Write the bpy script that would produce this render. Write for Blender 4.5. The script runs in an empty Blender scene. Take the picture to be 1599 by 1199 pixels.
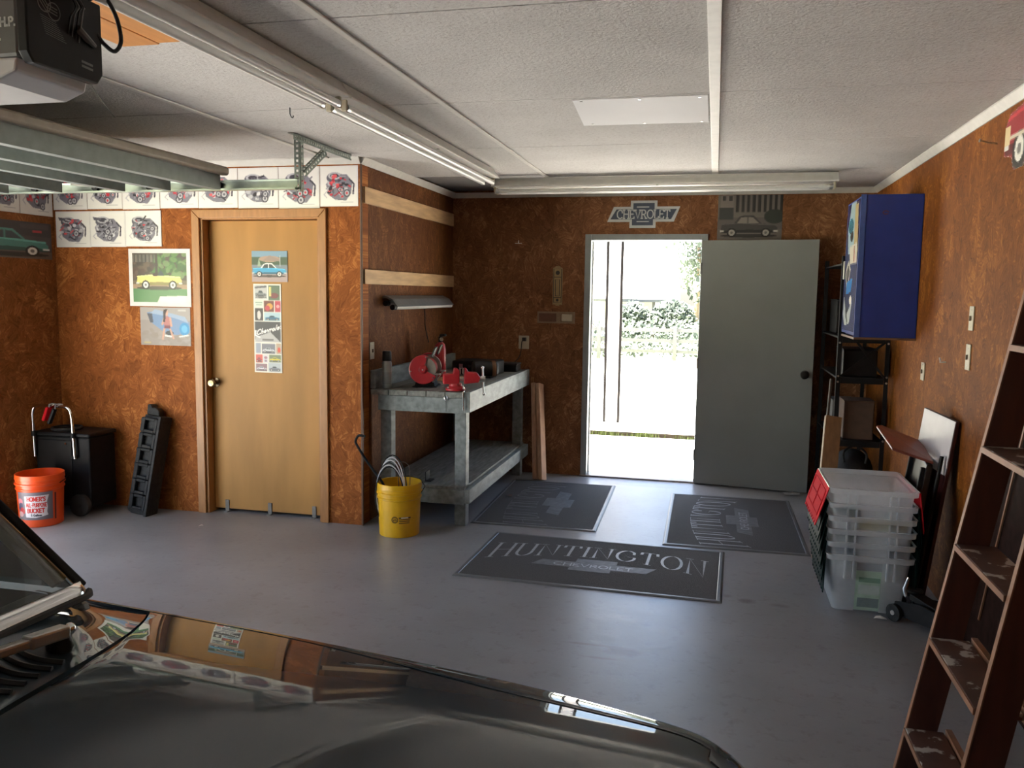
import bpy, bmesh, math, random
import numpy as np
from mathutils import Vector, Matrix
PI = math.pi
random.seed(7)
SC = bpy.context.scene
COL = SC.collection
# ------------------------------------------------------------------ camera, sky, sun, exposure
cam_d = bpy.data.cameras.new('camera')
cam = bpy.data.objects.new('camera', cam_d)
COL.objects.link(cam)
SC.camera = cam
cam_d.sensor_width = 36.0
cam_d.lens = 36.0 * 1317.0 / 1599.0
cam_d.clip_start = 0.05
cam_d.clip_end = 500
_yaw, _pit, _rol = -0.2343, 0.1072, 0.0135
_f = Vector((math.sin(_yaw)*math.cos(_pit), math.cos(_yaw)*math.cos(_pit), -math.sin(_pit)))
_r = Vector((math.cos(_yaw), -math.sin(_yaw), 0)); _u = _r.cross(_f)
_r2 = _r*math.cos(_rol) + _u*math.sin(_rol); _u2 = -_r*math.sin(_rol) + _u*math.cos(_rol)
cam.matrix_world = Matrix(((_r2.x, _u2.x, -_f.x, 0), (_r2.y, _u2.y, -_f.y, 0), (_r2.z, _u2.z, -_f.z, 1.5776), (0, 0, 0, 1)))

world = bpy.data.worlds.new('sky'); SC.world = world
world.use_nodes = True
_wn = world.node_tree.nodes; _wl = world.node_tree.links
_bg = _wn['Background']
_sky = _wn.new('ShaderNodeTexSky'); _sky.sky_type = 'NISHITA'
_sky.sun_disc = False; _sky.sun_elevation = math.radians(68); _sky.sun_rotation = math.radians(-90)
_sky.air_density = 1.0; _sky.dust_density = 2.5; _sky.ozone_density = 1.0
_wl.new(_sky.outputs[0], _bg.inputs[0])
_bg.inputs[1].default_value = 1.1
sun_d = bpy.data.lights.new('sun', 'SUN'); sun_d.energy = 130.0; sun_d.angle = math.radians(0.6)
sun_d.color = (1.0, 0.95, 0.87)
sun = bpy.data.objects.new('sun', sun_d); COL.objects.link(sun)
_sd = Vector((-0.36, 0.03, 0.93)).normalized()      # towards the sun, high over the drive on the left
sun.rotation_euler = _sd.to_track_quat('Z', 'Y').to_euler()
sun.location = (6, 4, 9)
SC.view_settings.view_transform = 'Standard'
SC.view_settings.look = 'None'
SC.view_settings.gamma = 1.0
SC.view_settings.use_curve_mapping = False
SC.view_settings.exposure = -0.1
SC.cycles.max_bounces = 12
SC.cycles.diffuse_bounces = 8
SC.cycles.transparent_max_bounces = 64
SC.cycles.sample_clamp_indirect = 12
SC.cycles.use_denoising = True

# ------------------------------------------------------------------ materials
def srgb(r, g, b):
    f = lambda c: (c/255/12.92) if c/255 <= 0.04045 else ((c/255+0.055)/1.055)**2.4
    return (f(r), f(g), f(b))
MATS = {}
def mat(name, col, rough=0.6, metal=0.0, var=0.12, scale=20.0, bump=0.0, bscale=60.0, coat=0.0, spec=0.5, stretch=None):
    """principled material whose colour varies a little with object-space noise"""
    if name in MATS: return MATS[name]
    m = bpy.data.materials.new(name); m.use_nodes = True; MATS[name] = m
    nt = m.node_tree; b = nt.nodes['Principled BSDF']
    tc = nt.nodes.new('ShaderNodeTexCoord'); mp = nt.nodes.new('ShaderNodeMapping')
    nt.links.new(tc.outputs['Object'], mp.inputs[0])
    if stretch: mp.inputs['Scale'].default_value = stretch
    n = nt.nodes.new('ShaderNodeTexNoise'); n.inputs['Scale'].default_value = scale; n.inputs['Detail'].default_value = 5
    nt.links.new(mp.outputs[0], n.inputs[0])
    r = nt.nodes.new('ShaderNodeValToRGB')
    r.color_ramp.elements[0].position = 0.3; r.color_ramp.elements[1].position = 0.7
    lo = [max(0, c*(1-var)) for c in col]; hi = [min(1, c*(1+var)) for c in col]
    r.color_ramp.elements[0].color = (*lo, 1); r.color_ramp.elements[1].color = (*hi, 1)
    nt.links.new(n.outputs[0], r.inputs[0]); nt.links.new(r.outputs[0], b.inputs['Base Color'])
    b.inputs['Roughness'].default_value = rough; b.inputs['Metallic'].default_value = metal
    b.inputs['Coat Weight'].default_value = coat; b.inputs['Coat Roughness'].default_value = 0.03
    b.inputs['Specular IOR Level'].default_value = spec
    if bump:
        n2 = nt.nodes.new('ShaderNodeTexNoise'); n2.inputs['Scale'].default_value = bscale; n2.inputs['Detail'].default_value = 4
        nt.links.new(mp.outputs[0], n2.inputs[0])
        bp = nt.nodes.new('ShaderNodeBump'); bp.inputs['Strength'].default_value = bump; bp.inputs['Distance'].default_value = 0.01
        nt.links.new(n2.outputs[0], bp.inputs['Height']); nt.links.new(bp.outputs[0], b.inputs['Normal'])
    return m

def osb(name, axis, tint=(1, 1, 1)):
    """oriented strand board: bundles of strands, each bundle turned its own way"""
    m = bpy.data.materials.new(name); m.use_nodes = True; MATS[name] = m
    nt = m.node_tree; N = nt.nodes; L = nt.links; b = N['Principled BSDF']
    def math_(op, x, y=None, z=None):
        n = N.new('ShaderNodeMath'); n.operation = op
        for i, q in enumerate((x, y, z)):
            if q is None: continue
            if isinstance(q, (int, float)): n.inputs[i].default_value = q
            else: L.new(q, n.inputs[i])
        return n.outputs[0]
    tc = N.new('ShaderNodeTexCoord'); sp = N.new('ShaderNodeSeparateXYZ'); L.new(tc.outputs['Object'], sp.inputs[0])
    cb = N.new('ShaderNodeCombineXYZ')
    L.new(sp.outputs['X' if axis == 'y' else 'Y'], cb.inputs[0]); L.new(sp.outputs['Z'], cb.inputs[1])
    wn = N.new('ShaderNodeTexNoise'); wn.inputs['Scale'].default_value = 28; wn.inputs['Detail'].default_value = 3; L.new(cb.outputs[0], wn.inputs[0])
    mixv = N.new('ShaderNodeMix'); mixv.data_type = 'VECTOR'; mixv.inputs[0].default_value = 0.035
    L.new(cb.outputs[0], mixv.inputs[4]); L.new(wn.outputs['Color'], mixv.inputs[5])
    prev = None
    for k, (cells, sl, sw) in enumerate(((11.0, 9.0, 75.0), (17.0, 11.0, 95.0), (24.0, 13.0, 105.0))):
        mp = N.new('ShaderNodeMapping'); mp.inputs['Location'].default_value = (3.7*k, 1.9*k, 0); L.new(mixv.outputs[1], mp.inputs[0])
        st = N.new('ShaderNodeMapping'); st.inputs['Scale'].default_value = (1.0, 0.62, 1); L.new(mp.outputs[0], st.inputs[0])
        v = N.new('ShaderNodeTexVoronoi'); v.inputs['Scale'].default_value = cells; L.new(st.outputs[0], v.inputs[0])
        s = N.new('ShaderNodeSeparateColor'); L.new(v.outputs['Color'], s.inputs[0])
        vr = N.new('ShaderNodeVectorRotate'); vr.rotation_type = 'Z_AXIS'
        L.new(mp.outputs[0], vr.inputs['Vector']); L.new(math_('MULTIPLY', s.outputs[0], 3.1416), vr.inputs['Angle'])
        sc = N.new('ShaderNodeMapping'); sc.inputs['Scale'].default_value = (sl, sw, 1); L.new(vr.outputs[0], sc.inputs[0])
        n = N.new('ShaderNodeTexNoise'); n.inputs['Scale'].default_value = 1.0; n.inputs['Detail'].default_value = 2; L.new(sc.outputs[0], n.inputs[0])
        val = math_('MULTIPLY_ADD', s.outputs[1], 0.26, math_('MULTIPLY', n.outputs[0], 1.04))
        if prev is None: prev = val
        else:
            mx = N.new('ShaderNodeMix'); mx.data_type = 'FLOAT'
            L.new(math_('GREATER_THAN', s.outputs[2], 0.55), mx.inputs[0]); L.new(prev, mx.inputs[2]); L.new(val, mx.inputs[3]); prev = mx.outputs[0]
    big = N.new('ShaderNodeTexNoise'); big.inputs['Scale'].default_value = 2.6; big.inputs['Detail'].default_value = 4; L.new(cb.outputs[0], big.inputs[0])
    tot = math_('MULTIPLY_ADD', big.outputs[0], 0.55, math_('MULTIPLY', prev, 0.75))
    r = N.new('ShaderNodeValToRGB'); e = r.color_ramp.elements
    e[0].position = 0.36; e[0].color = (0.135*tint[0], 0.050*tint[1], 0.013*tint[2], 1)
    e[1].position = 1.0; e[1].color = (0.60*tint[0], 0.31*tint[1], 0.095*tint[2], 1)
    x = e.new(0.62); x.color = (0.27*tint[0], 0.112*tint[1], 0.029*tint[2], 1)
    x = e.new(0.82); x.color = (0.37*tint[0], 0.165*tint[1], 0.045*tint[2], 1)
    L.new(tot, r.inputs[0]); L.new(r.outputs[0], b.inputs['Base Color'])
    b.inputs['Roughness'].default_value = 0.7; b.inputs['Specular IOR Level'].default_value = 0.15
    bp = N.new('ShaderNodeBump'); bp.inputs['Strength'].default_value = 0.2; bp.inputs['Distance'].default_value = 0.003
    L.new(prev, bp.inputs['Height']); L.new(bp.outputs[0], b.inputs['Normal'])
    return m
OSB_Y = osb('strand_board_front', 'y', (0.80, 0.57, 0.47)); OSB_B = osb('strand_board_back', 'y', (0.58, 0.58, 0.95))  # one board throughout; each wall's tint bakes in how dimly it is lit
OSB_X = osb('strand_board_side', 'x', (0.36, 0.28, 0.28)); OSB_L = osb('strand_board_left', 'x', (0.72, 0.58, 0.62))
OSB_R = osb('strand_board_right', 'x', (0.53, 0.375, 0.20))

def ceiling_mat():
    m = mat('ceiling_board', (0.50, 0.485, 0.46), 0.9, var=0.06, scale=3, bump=0.5, bscale=90)
    nt = m.node_tree; b = nt.nodes['Principled BSDF']
    tc = nt.nodes.new('ShaderNodeTexCoord'); n = nt.nodes.new('ShaderNodeTexNoise'); n.inputs['Scale'].default_value = 55; n.inputs['Detail'].default_value = 6
    n.inputs['Roughness'].default_value = 0.7
    nt.links.new(tc.outputs['Object'], n.inputs[0])
    r = nt.nodes.new('ShaderNodeValToRGB'); r.color_ramp.elements[0].position = 0.33; r.color_ramp.elements[1].position = 0.5
    r.color_ramp.elements[0].color = (0.80, 0.78, 0.76, 1); r.color_ramp.elements[1].color = (1, 1, 1, 1)
    nt.links.new(n.outputs[0], r.inputs[0])
    old = b.inputs['Base Color'].links[0].from_socket
    mx = nt.nodes.new('ShaderNodeMix'); mx.data_type = 'RGBA'; mx.blend_type = 'MULTIPLY'; mx.inputs[0].default_value = 1
    nt.links.new(old, mx.inputs[6]); nt.links.new(r.outputs[0], mx.inputs[7]); nt.links.new(mx.outputs[2], b.inputs['Base Color'])
    return m
CEIL = ceiling_mat()

def floor_mat():
    m = bpy.data.materials.new('painted_concrete'); m.use_nodes = True
    nt = m.node_tree; N = nt.nodes; L = nt.links; b = N['Principled BSDF']
    tc = N.new('ShaderNodeTexCoord')
    n = N.new('ShaderNodeTexNoise'); n.inputs['Scale'].default_value = 1.6; n.inputs['Detail'].default_value = 7; L.new(tc.outputs['Object'], n.inputs[0])
    r = N.new('ShaderNodeValToRGB'); r.color_ramp.elements[0].position = 0.3; r.color_ramp.elements[1].position = 0.75
    r.color_ramp.elements[0].color = (0.20, 0.20, 0.205, 1); r.color_ramp.elements[1].color = (0.275, 0.28, 0.295, 1)
    L.new(n.outputs[0], r.inputs[0])
    n2 = N.new('ShaderNodeTexNoise'); n2.inputs['Scale'].default_value = 14; n2.inputs['Detail'].default_value = 8; n2.inputs['Roughness'].default_value = 0.7
    L.new(tc.outputs['Object'], n2.inputs[0])
    r2 = N.new('ShaderNodeValToRGB'); r2.color_ramp.elements[0].position = 0.30; r2.color_ramp.elements[1].position = 0.46
    r2.color_ramp.elements[0].color = (0.72, 0.70, 0.68, 1); r2.color_ramp.elements[1].color = (1, 1, 1, 1)
    L.new(n2.outputs[0], r2.inputs[0])
    mx = N.new('ShaderNodeMix'); mx.data_type = 'RGBA'; mx.blend_type = 'MULTIPLY'; mx.inputs[0].default_value = 1
    L.new(r.outputs[0], mx.inputs[6]); L.new(r2.outputs[0], mx.inputs[7])
    # a few rusty and oily stains at fixed places on the slab
    last = mx.outputs[2]
    for (cx, cy, sx, sy, col, amt) in ((-0.34, 3.62, 0.10, 0.05, (0.10, 0.055, 0.04), 0.75), (-0.48, 3.66, 0.16, 0.014, (0.11, 0.07, 0.055), 0.6), (-0.42, 3.53, 0.10, 0.012, (0.11, 0.07, 0.055), 0.5),
                                       (0.22, 4.42, 0.05, 0.04, (0.07, 0.055, 0.05), 0.7), (0.12, 4.47, 0.03, 0.03, (0.08, 0.06, 0.05), 0.5), (0.38, 4.40, 0.06, 0.03, (0.08, 0.06, 0.05), 0.5),
                                       (-0.5, 6.95, 0.30, 0.05, (0.12, 0.11, 0.10), 0.4)):
        mp = N.new('ShaderNodeMapping'); mp.vector_type = 'TEXTURE'; mp.inputs['Location'].default_value = (cx, cy, 0); mp.inputs['Scale'].default_value = (sx, sy, 1)
        L.new(tc.outputs['Object'], mp.inputs[0])
        ln = N.new('ShaderNodeVectorMath'); ln.operation = 'LENGTH'; L.new(mp.outputs[0], ln.inputs[0])
        ad = N.new('ShaderNodeMath'); ad.operation = 'MULTIPLY_ADD'; ad.inputs[1].default_value = 1.6
        L.new(n2.outputs[0], ad.inputs[0]); L.new(ln.outputs['Value'], ad.inputs[2])
        mr = N.new('ShaderNodeMapRange'); mr.inputs['From Min'].default_value = 1.2; mr.inputs['From Max'].default_value = 1.9
        mr.inputs['To Min'].default_value = amt; mr.inputs['To Max'].default_value = 0
        L.new(ad.outputs[0], mr.inputs['Value'])
        q = N.new('ShaderNodeMix'); q.data_type = 'RGBA'; q.inputs[7].default_value = (*col, 1)
        L.new(mr.outputs[0], q.inputs[0]); L.new(last, q.inputs[6]); last = q.outputs[2]
    L.new(last, b.inputs['Base Color'])
    rr = N.new('ShaderNodeMapRange'); rr.inputs['To Min'].default_value = 0.24; rr.inputs['To Max'].default_value = 0.44
    L.new(n2.outputs[0], rr.inputs['Value']); L.new(rr.outputs[0], b.inputs['Roughness'])
    bp = N.new('ShaderNodeBump'); bp.inputs['Strength'].default_value = 0.12; bp.inputs['Distance'].default_value = 0.01
    L.new(n2.outputs[0], bp.inputs['Height']); L.new(bp.outputs[0], b.inputs['Normal'])
    return m
FLOOR = floor_mat()

def print_mat(name='printed_paper', rough=0.45):
    m = bpy.data.materials.new(name); m.use_nodes = True
    nt = m.node_tree; b = nt.nodes['Principled BSDF']
    a = nt.nodes.new('ShaderNodeAttribute'); a.attribute_name = 'ink'
    nt.links.new(a.outputs['Color'], b.inputs['Base Color']); b.inputs['Roughness'].default_value = rough
    return m
INK = print_mat(); INK_GLOSS = print_mat('glossy_print', 0.25)

def glass_mat(name, tint, alpha, rough=0.02):
    m = bpy.data.materials.new(name); m.use_nodes = True
    nt = m.node_tree; N = nt.nodes; L = nt.links; N.remove(N['Principled BSDF'])
    t = N.new('ShaderNodeBsdfTransparent'); t.inputs[0].default_value = (*tint, 1)
    g = N.new('ShaderNodeBsdfGlossy'); g.inputs['Roughness'].default_value = rough; g.inputs[0].default_value = (1, 1, 1, 1)
    fr = N.new('ShaderNodeFresnel'); fr.inputs[0].default_value = 1.5
    mx = N.new('ShaderNodeMixShader'); L.new(fr.outputs[0], mx.inputs[0]); L.new(t.outputs[0], mx.inputs[1]); L.new(g.outputs[0], mx.inputs[2])
    L.new(mx.outputs[0], N['Material Output'].inputs[0])
    return m
GLASS = glass_mat('tinted_windshield_glass', (0.36, 0.44, 0.40), 0.8)

def milky_mat():
    m = bpy.data.materials.new('milky_clear_plastic'); m.use_nodes = True
    nt = m.node_tree; N = nt.nodes; L = nt.links; b = N['Principled BSDF']
    b.inputs['Base Color'].default_value = (0.85, 0.88, 0.90, 1); b.inputs['Roughness'].default_value = 0.3
    b.inputs['Coat Weight'].default_value = 0.2
    t = N.new('ShaderNodeBsdfTransparent'); t.inputs[0].default_value = (0.92, 0.94, 0.95, 1)
    tl = N.new('ShaderNodeBsdfTranslucent'); tl.inputs[0].default_value = (0.9, 0.93, 0.95, 1)
    n = N.new('ShaderNodeTexNoise'); n.inputs['Scale'].default_value = 12
    mr = N.new('ShaderNodeMapRange'); mr.inputs['To Min'].default_value = 0.44; mr.inputs['To Max'].default_value = 0.52
    L.new(n.outputs[0], mr.inputs['Value'])
    m1 = N.new('ShaderNodeMixShader'); m1.inputs[0].default_value = 0.4; L.new(b.outputs[0], m1.inputs[1]); L.new(tl.outputs[0], m1.inputs[2])
    m2 = N.new('ShaderNodeMixShader'); L.new(mr.outputs[0], m2.inputs[0]); L.new(m1.outputs[0], m2.inputs[1]); L.new(t.outputs[0], m2.inputs[2])
    L.new(m2.outputs[0], N['Material Output'].inputs[0])
    return m
MILKY = milky_mat()
CLEARP = MILKY.copy(); CLEARP.name = 'clearer_plastic_window'
_mr = [n for n in CLEARP.node_tree.nodes if n.type == 'MAP_RANGE'][0]; _mr.inputs['To Min'].default_value = .74; _mr.inputs['To Max'].default_value = .82

WHITE = mat('white_enamel', (0.62, 0.60, 0.56), 0.35, var=0.05)
TUBE = mat('unlit_tube_glass', (0.60, 0.59, 0.56), 0.3, var=0.02, spec=0.35)
TRIMW = mat('cream_trim_paint', (0.55, 0.53, 0.48), 0.5, var=0.06)
GALV = mat('galvanized_steel', (0.20, 0.23, 0.20), 0.45, metal=0.6, var=0.15, scale=30)
DOORGREY = mat('grey_green_door_steel', (0.20, 0.225, 0.215), 0.45, metal=0.3, var=0.1)
DOORTAN = mat('tan_door_edge', (0.30, 0.255, 0.20), 0.5, var=0.08)
BLACK = mat('black_plastic', (0.009, 0.009, 0.010), 0.45, var=0.2, spec=0.25)
BLACKM = mat('black_painted_steel', (0.010, 0.010, 0.011), 0.55, var=0.3, spec=0.2)
DARKCAST = mat('dark_cast_iron', (0.020, 0.020, 0.020), 0.6, metal=0.1, spec=0.3, var=0.4, scale=40, bump=0.3)
CHROME = mat('chrome', (0.75, 0.75, 0.75), 0.12, metal=1.0, var=0.03)
STEEL = mat('brushed_steel', (0.55, 0.54, 0.52), 0.3, metal=0.9, var=0.08)
BRASS = mat('antique_brass', (0.30, 0.22, 0.12), 0.25, metal=0.9, var=0.15)
RED = mat('red_enamel', (0.42, 0.022, 0.03), 0.35, var=0.12, coat=0.3)
REDP = mat('red_plastic', (0.50, 0.014, 0.022), 0.8, spec=0.04, var=0.08)
GREENP = mat('dark_green_plastic', (0.003, 0.013, 0.011), 0.65, spec=0.06, var=0.2)
ORANGE = mat('orange_plastic', (0.80, 0.085, 0.012), 0.35, var=0.05, coat=0.2)
YELLOW = mat('yellow_plastic', (0.72, 0.40, 0.008), 0.38, var=0.06, coat=0.2)
RUBBER = mat('black_rubber', (0.018, 0.018, 0.018), 0.75, var=0.2)
MATCARPET = mat('charcoal_mat_pile', (0.050, 0.047, 0.046), 0.85, var=0.25, scale=120, bump=0.6, bscale=300)
MATRUB = mat('mat_rubber_border', (0.10, 0.105, 0.11), 0.38, var=0.1)
MATLET = mat('mat_pale_lettering', (0.30, 0.31, 0.33), 0.5, var=0.15, scale=60)
MATLETF = mat('mat_worn_lettering', (0.10, 0.10, 0.105), 0.6, var=0.3, scale=30)
BENCHP = mat('grey_green_bench_paint', (0.20, 0.225, 0.225), 0.6, var=0.3, scale=9, bump=0.2, stretch=(3, 1, 3))
BENCHTOP = mat('worn_bench_board', (0.17, 0.175, 0.16), 0.65, var=0.35, scale=12, bump=0.2, stretch=(4, 0.6, 4))
PINE = mat('raw_pine', (0.52, 0.33, 0.16), 0.6, var=0.22, scale=7, stretch=(5, 0.6, 5))
STUD = mat('raw_stud', (0.46, 0.27, 0.17), 0.65, var=0.18, scale=8, stretch=(8, 8, 0.8))
DOORWOOD = mat('birch_door_veneer', (0.42, 0.215, 0.062), 0.5, spec=0.25, var=0.14, scale=2.2, stretch=(2.5, 1, 0.5))
CASING = mat('varnished_casing', (0.37, 0.165, 0.05), 0.42, var=0.14, scale=8, stretch=(6, 6, 1))
PLY = mat('orange_plywood', (0.52, 0.215, 0.05), 0.5, var=0.16, scale=5, stretch=(5, 0.8, 1))
STEELDOOR = mat('grey_painted_steel_door', (0.205, 0.215, 0.205), 0.45, var=0.05, scale=3)
STEELFRAME = mat('grey_painted_frame', (0.255, 0.28, 0.285), 0.4, var=0.06)
BLUE = mat('blue_cabinet_paint', (0.016, 0.035, 0.19), 0.35, var=0.12, scale=6)
IVORY = mat('ivory_plastic', (0.46, 0.41, 0.30), 0.45, var=0.05)
OUTDARK = mat('socket_dark', (0.03, 0.025, 0.02), 0.5)
CARDB = mat('cardboard', (0.085, 0.050, 0.033), 0.8, var=0.15)
LADW = mat('dark_stained_ladder_wood', (0.060, 0.020, 0.013), 0.5, var=0.3, scale=6, stretch=(4, 4, 0.7))
LADE = mat('worn_ladder_edge', (0.22, 0.10, 0.05), 0.6, var=0.25, scale=10)
PAPERW = mat('white_paper', (0.72, 0.70, 0.66), 0.6, var=0.03)
BLUEGREY = mat('bowtie_sign_navy', (0.035, 0.05, 0.085), 0.4, var=0.08)
SILVER = mat('bowtie_sign_silver', (0.50, 0.52, 0.52), 0.4, var=0.05)
WHITEB = mat('white_board_face', (0.68, 0.64, 0.66), 0.4, var=0.03)
MAROON = mat('maroon_board', (0.055, 0.014, 0.015), 0.35, var=0.2)
BROWNV = mat('brown_vinyl', (0.17, 0.045, 0.032), 0.4, var=0.15)
CABLEW = mat('pale_cable', (0.55, 0.55, 0.58), 0.45, var=0.05)
OPENERG = mat('opener_grey_cover', (0.085, 0.082, 0.078), 0.5, var=0.08)
LENS = mat('opener_lens', (0.55, 0.55, 0.56), 0.3, var=0.03)
def step_mat():
    m = mat('paint_splashed_step', (0.085, 0.035, 0.022), 0.6, var=0.3, scale=8)
    nt = m.node_tree; N = nt.nodes; b = N['Principled BSDF']
    tc = N.new('ShaderNodeTexCoord'); n = N.new('ShaderNodeTexNoise'); n.inputs['Scale'].default_value = 17; n.inputs['Detail'].default_value = 5
    nt.links.new(tc.outputs['Object'], n.inputs[0])
    r = N.new('ShaderNodeValToRGB'); r.color_ramp.elements[0].position = 0.57; r.color_ramp.elements[1].position = 0.62
    r.color_ramp.elements[0].color = (0, 0, 0, 1); r.color_ramp.elements[1].color = (0.8, 0.8, 0.8, 1)
    nt.links.new(n.outputs[0], r.inputs[0])
    old = b.inputs['Base Color'].links[0].from_socket
    q = N.new('ShaderNodeMix'); q.data_type = 'RGBA'; q.inputs[7].default_value = (0.55, 0.53, 0.48, 1)
    nt.links.new(r.outputs[0], q.inputs[0]); nt.links.new(old, q.inputs[6]); nt.links.new(q.outputs[2], b.inputs['Base Color'])
    return m
STEPM = step_mat()
def carpaint():
    m = mat('dark_grey_green_car_paint', (0.029, 0.047, 0.064), 0.6, spec=0.05, var=0.04, scale=3)
    b = m.node_tree.nodes['Principled BSDF']; b.inputs['Metallic'].default_value = 0.0
    b.inputs['Coat Weight'].default_value = 1.0; b.inputs['Coat Roughness'].default_value = 0.015; b.inputs['Coat IOR'].default_value = 1.44
    return m
CARP = carpaint()

# ------------------------------------------------------------------ mesh helpers
class MB:
    """collects shapes in world space (after self.M) and builds one mesh object"""
    def __init__(s): s.v = []; s.f = []; s.M = Matrix.Identity(4); s.c = None
    def add(s, vs, fs):
        o = len(s.v); s.v += [tuple(s.M @ Vector(p)) for p in vs]
        s.f += [tuple(i+o for i in f) for f in fs]; return s
    def box(s, x0, x1, y0, y1, z0, z1):
        if x0 > x1: x0, x1 = x1, x0
        if y0 > y1: y0, y1 = y1, y0
        if z0 > z1: z0, z1 = z1, z0
        return s.add([(x0,y0,z0),(x1,y0,z0),(x1,y1,z0),(x0,y1,z0),(x0,y0,z1),(x1,y0,z1),(x1,y1,z1),(x0,y1,z1)],
                     [(0,3,2,1),(4,5,6,7),(0,1,5,4),(1,2,6,5),(2,3,7,6),(3,0,4,7)])
    def beam(s, p0, p1, w, h, up=(0, 0, 1)):
        """rectangular bar from p0 to p1; w across, h along 'up'"""
        p0 = Vector(p0); p1 = Vector(p1); d = (p1-p0).normalized(); up = Vector(up)
        a = d.cross(up).normalized(); b = a.cross(d).normalized()
        vs = []
        for p in (p0, p1):
            for i, j in ((-1,-1),(1,-1),(1,1),(-1,1)): vs.append(p + a*(w/2*i) + b*(h/2*j))
        return s.add(vs, [(0,1,2,3),(7,6,5,4),(0,4,5,1),(1,5,6,2),(2,6,7,3),(3,7,4,0)])
    def cyl(s, p0, p1, r0, r1=None, n=20, cap=True):
        r1 = r0 if r1 is None else r1
        p0 = Vector(p0); p1 = Vector(p1); d = (p1-p0).normalized()
        a = d.orthogonal().normalized(); b = d.cross(a)
        vs = [p0 + (a*math.cos(2*PI*i/n) + b*math.sin(2*PI*i/n))*r0 for i in range(n)] + [p1 + (a*math.cos(2*PI*i/n) + b*math.sin(2*PI*i/n))*r1 for i in range(n)]
        fs = [(i, (i+1) % n, n+(i+1) % n, n+i) for i in range(n)]
        if cap: fs += [tuple(range(n-1, -1, -1)), tuple(range(n, 2*n))]
        return s.add(vs, fs)
    def lathe(s, prof, c=(0, 0, 0), axis=(0, 0, 1), n=32, closed=False):
        """prof: (radius, height) pairs"""
        c = Vector(c); d = Vector(axis).normalized(); a = d.orthogonal().normalized(); b = d.cross(a)
        vs = []
        for r, h in prof:
            for i in range(n): vs.append(c + d*h + (a*math.cos(2*PI*i/n) + b*math.sin(2*PI*i/n))*max(r, 1e-5))
        fs = []
        m = len(prof)
        for k in range(m-1 + (1 if closed else 0)):
            k2 = (k+1) % m
            for i in range(n): fs.append((k*n+i, k*n+(i+1) % n, k2*n+(i+1) % n, k2*n+i))
        return s.add(vs, fs)
    def tube(s, pts, r, n=8, closed=False):
        pts = [Vector(p) for p in pts]; m = len(pts); vs = []; fs = []
        prev = None
        for k, p in enumerate(pts):
            d = (pts[(k+1) % m] - pts[k-1]) if closed else (pts[min(k+1, m-1)] - pts[max(k-1, 0)])
            d.normalize()
            if prev is None: a = d.orthogonal().normalized()
            else:
                a = prev - d*prev.dot(d)
                a = a.normalized() if a.length > 1e-6 else d.orthogonal().normalized()
            prev = a; b = d.cross(a)
            rr = r[k] if isinstance(r, (list, tuple)) else r
            for i in range(n): vs.append(p + (a*math.cos(2*PI*i/n) + b*math.sin(2*PI*i/n))*rr)
        for k in range(m if closed else m-1):
            k2 = (k+1) % m
            for i in range(n): fs.append((k*n+i, k*n+(i+1) % n, k2*n+(i+1) % n, k2*n+i))
        if not closed: fs += [tuple(range(n-1, -1, -1)), tuple(range((m-1)*n, m*n))]
        return s.add(vs, fs)
    def prism(s, poly, fn0, fn1):
        """polygon of (u,v) mapped by two functions to two parallel faces"""
        n = len(poly)
        vs = [fn0(*p) for p in poly] + [fn1(*p) for p in poly]
        return s.add(vs, [tuple(range(n-1, -1, -1)), tuple(range(n, 2*n))] + [(i, (i+1) % n, n+(i+1) % n, n+i) for i in range(n)])
    def ball(s, c, r, n=14, m=8, sq=(1, 1, 1)):
        c = Vector(c); vs = [c + Vector((0, 0, -r*sq[2]))]; fs = []
        for k in range(1, m):
            t = -PI/2 + PI*k/m
            for i in range(n): vs.append(c + Vector((r*math.cos(t)*math.cos(2*PI*i/n)*sq[0], r*math.cos(t)*math.sin(2*PI*i/n)*sq[1], r*math.sin(t)*sq[2])))
        vs.append(c + Vector((0, 0, r*sq[2]))); last = len(vs)-1
        for i in range(n): fs.append((0, 1+(i+1) % n, 1+i))
        for k in range(m-2):
            for i in range(n): fs.append((1+k*n+i, 1+k*n+(i+1) % n, 1+(k+1)*n+(i+1) % n, 1+(k+1)*n+i))
        for i in range(n): fs.append((last, 1+(m-2)*n+i, 1+(m-2)*n+(i+1) % n))
        return s.add(vs, fs)
    def grid(s, fn, nu, nv):
        vs = [fn(i/nu, j/nv) for j in range(nv+1) for i in range(nu+1)]
        fs = [(j*(nu+1)+i, j*(nu+1)+i+1, (j+1)*(nu+1)+i+1, (j+1)*(nu+1)+i) for j in range(nv) for i in range(nu)]
        return s.add(vs, fs)

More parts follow.
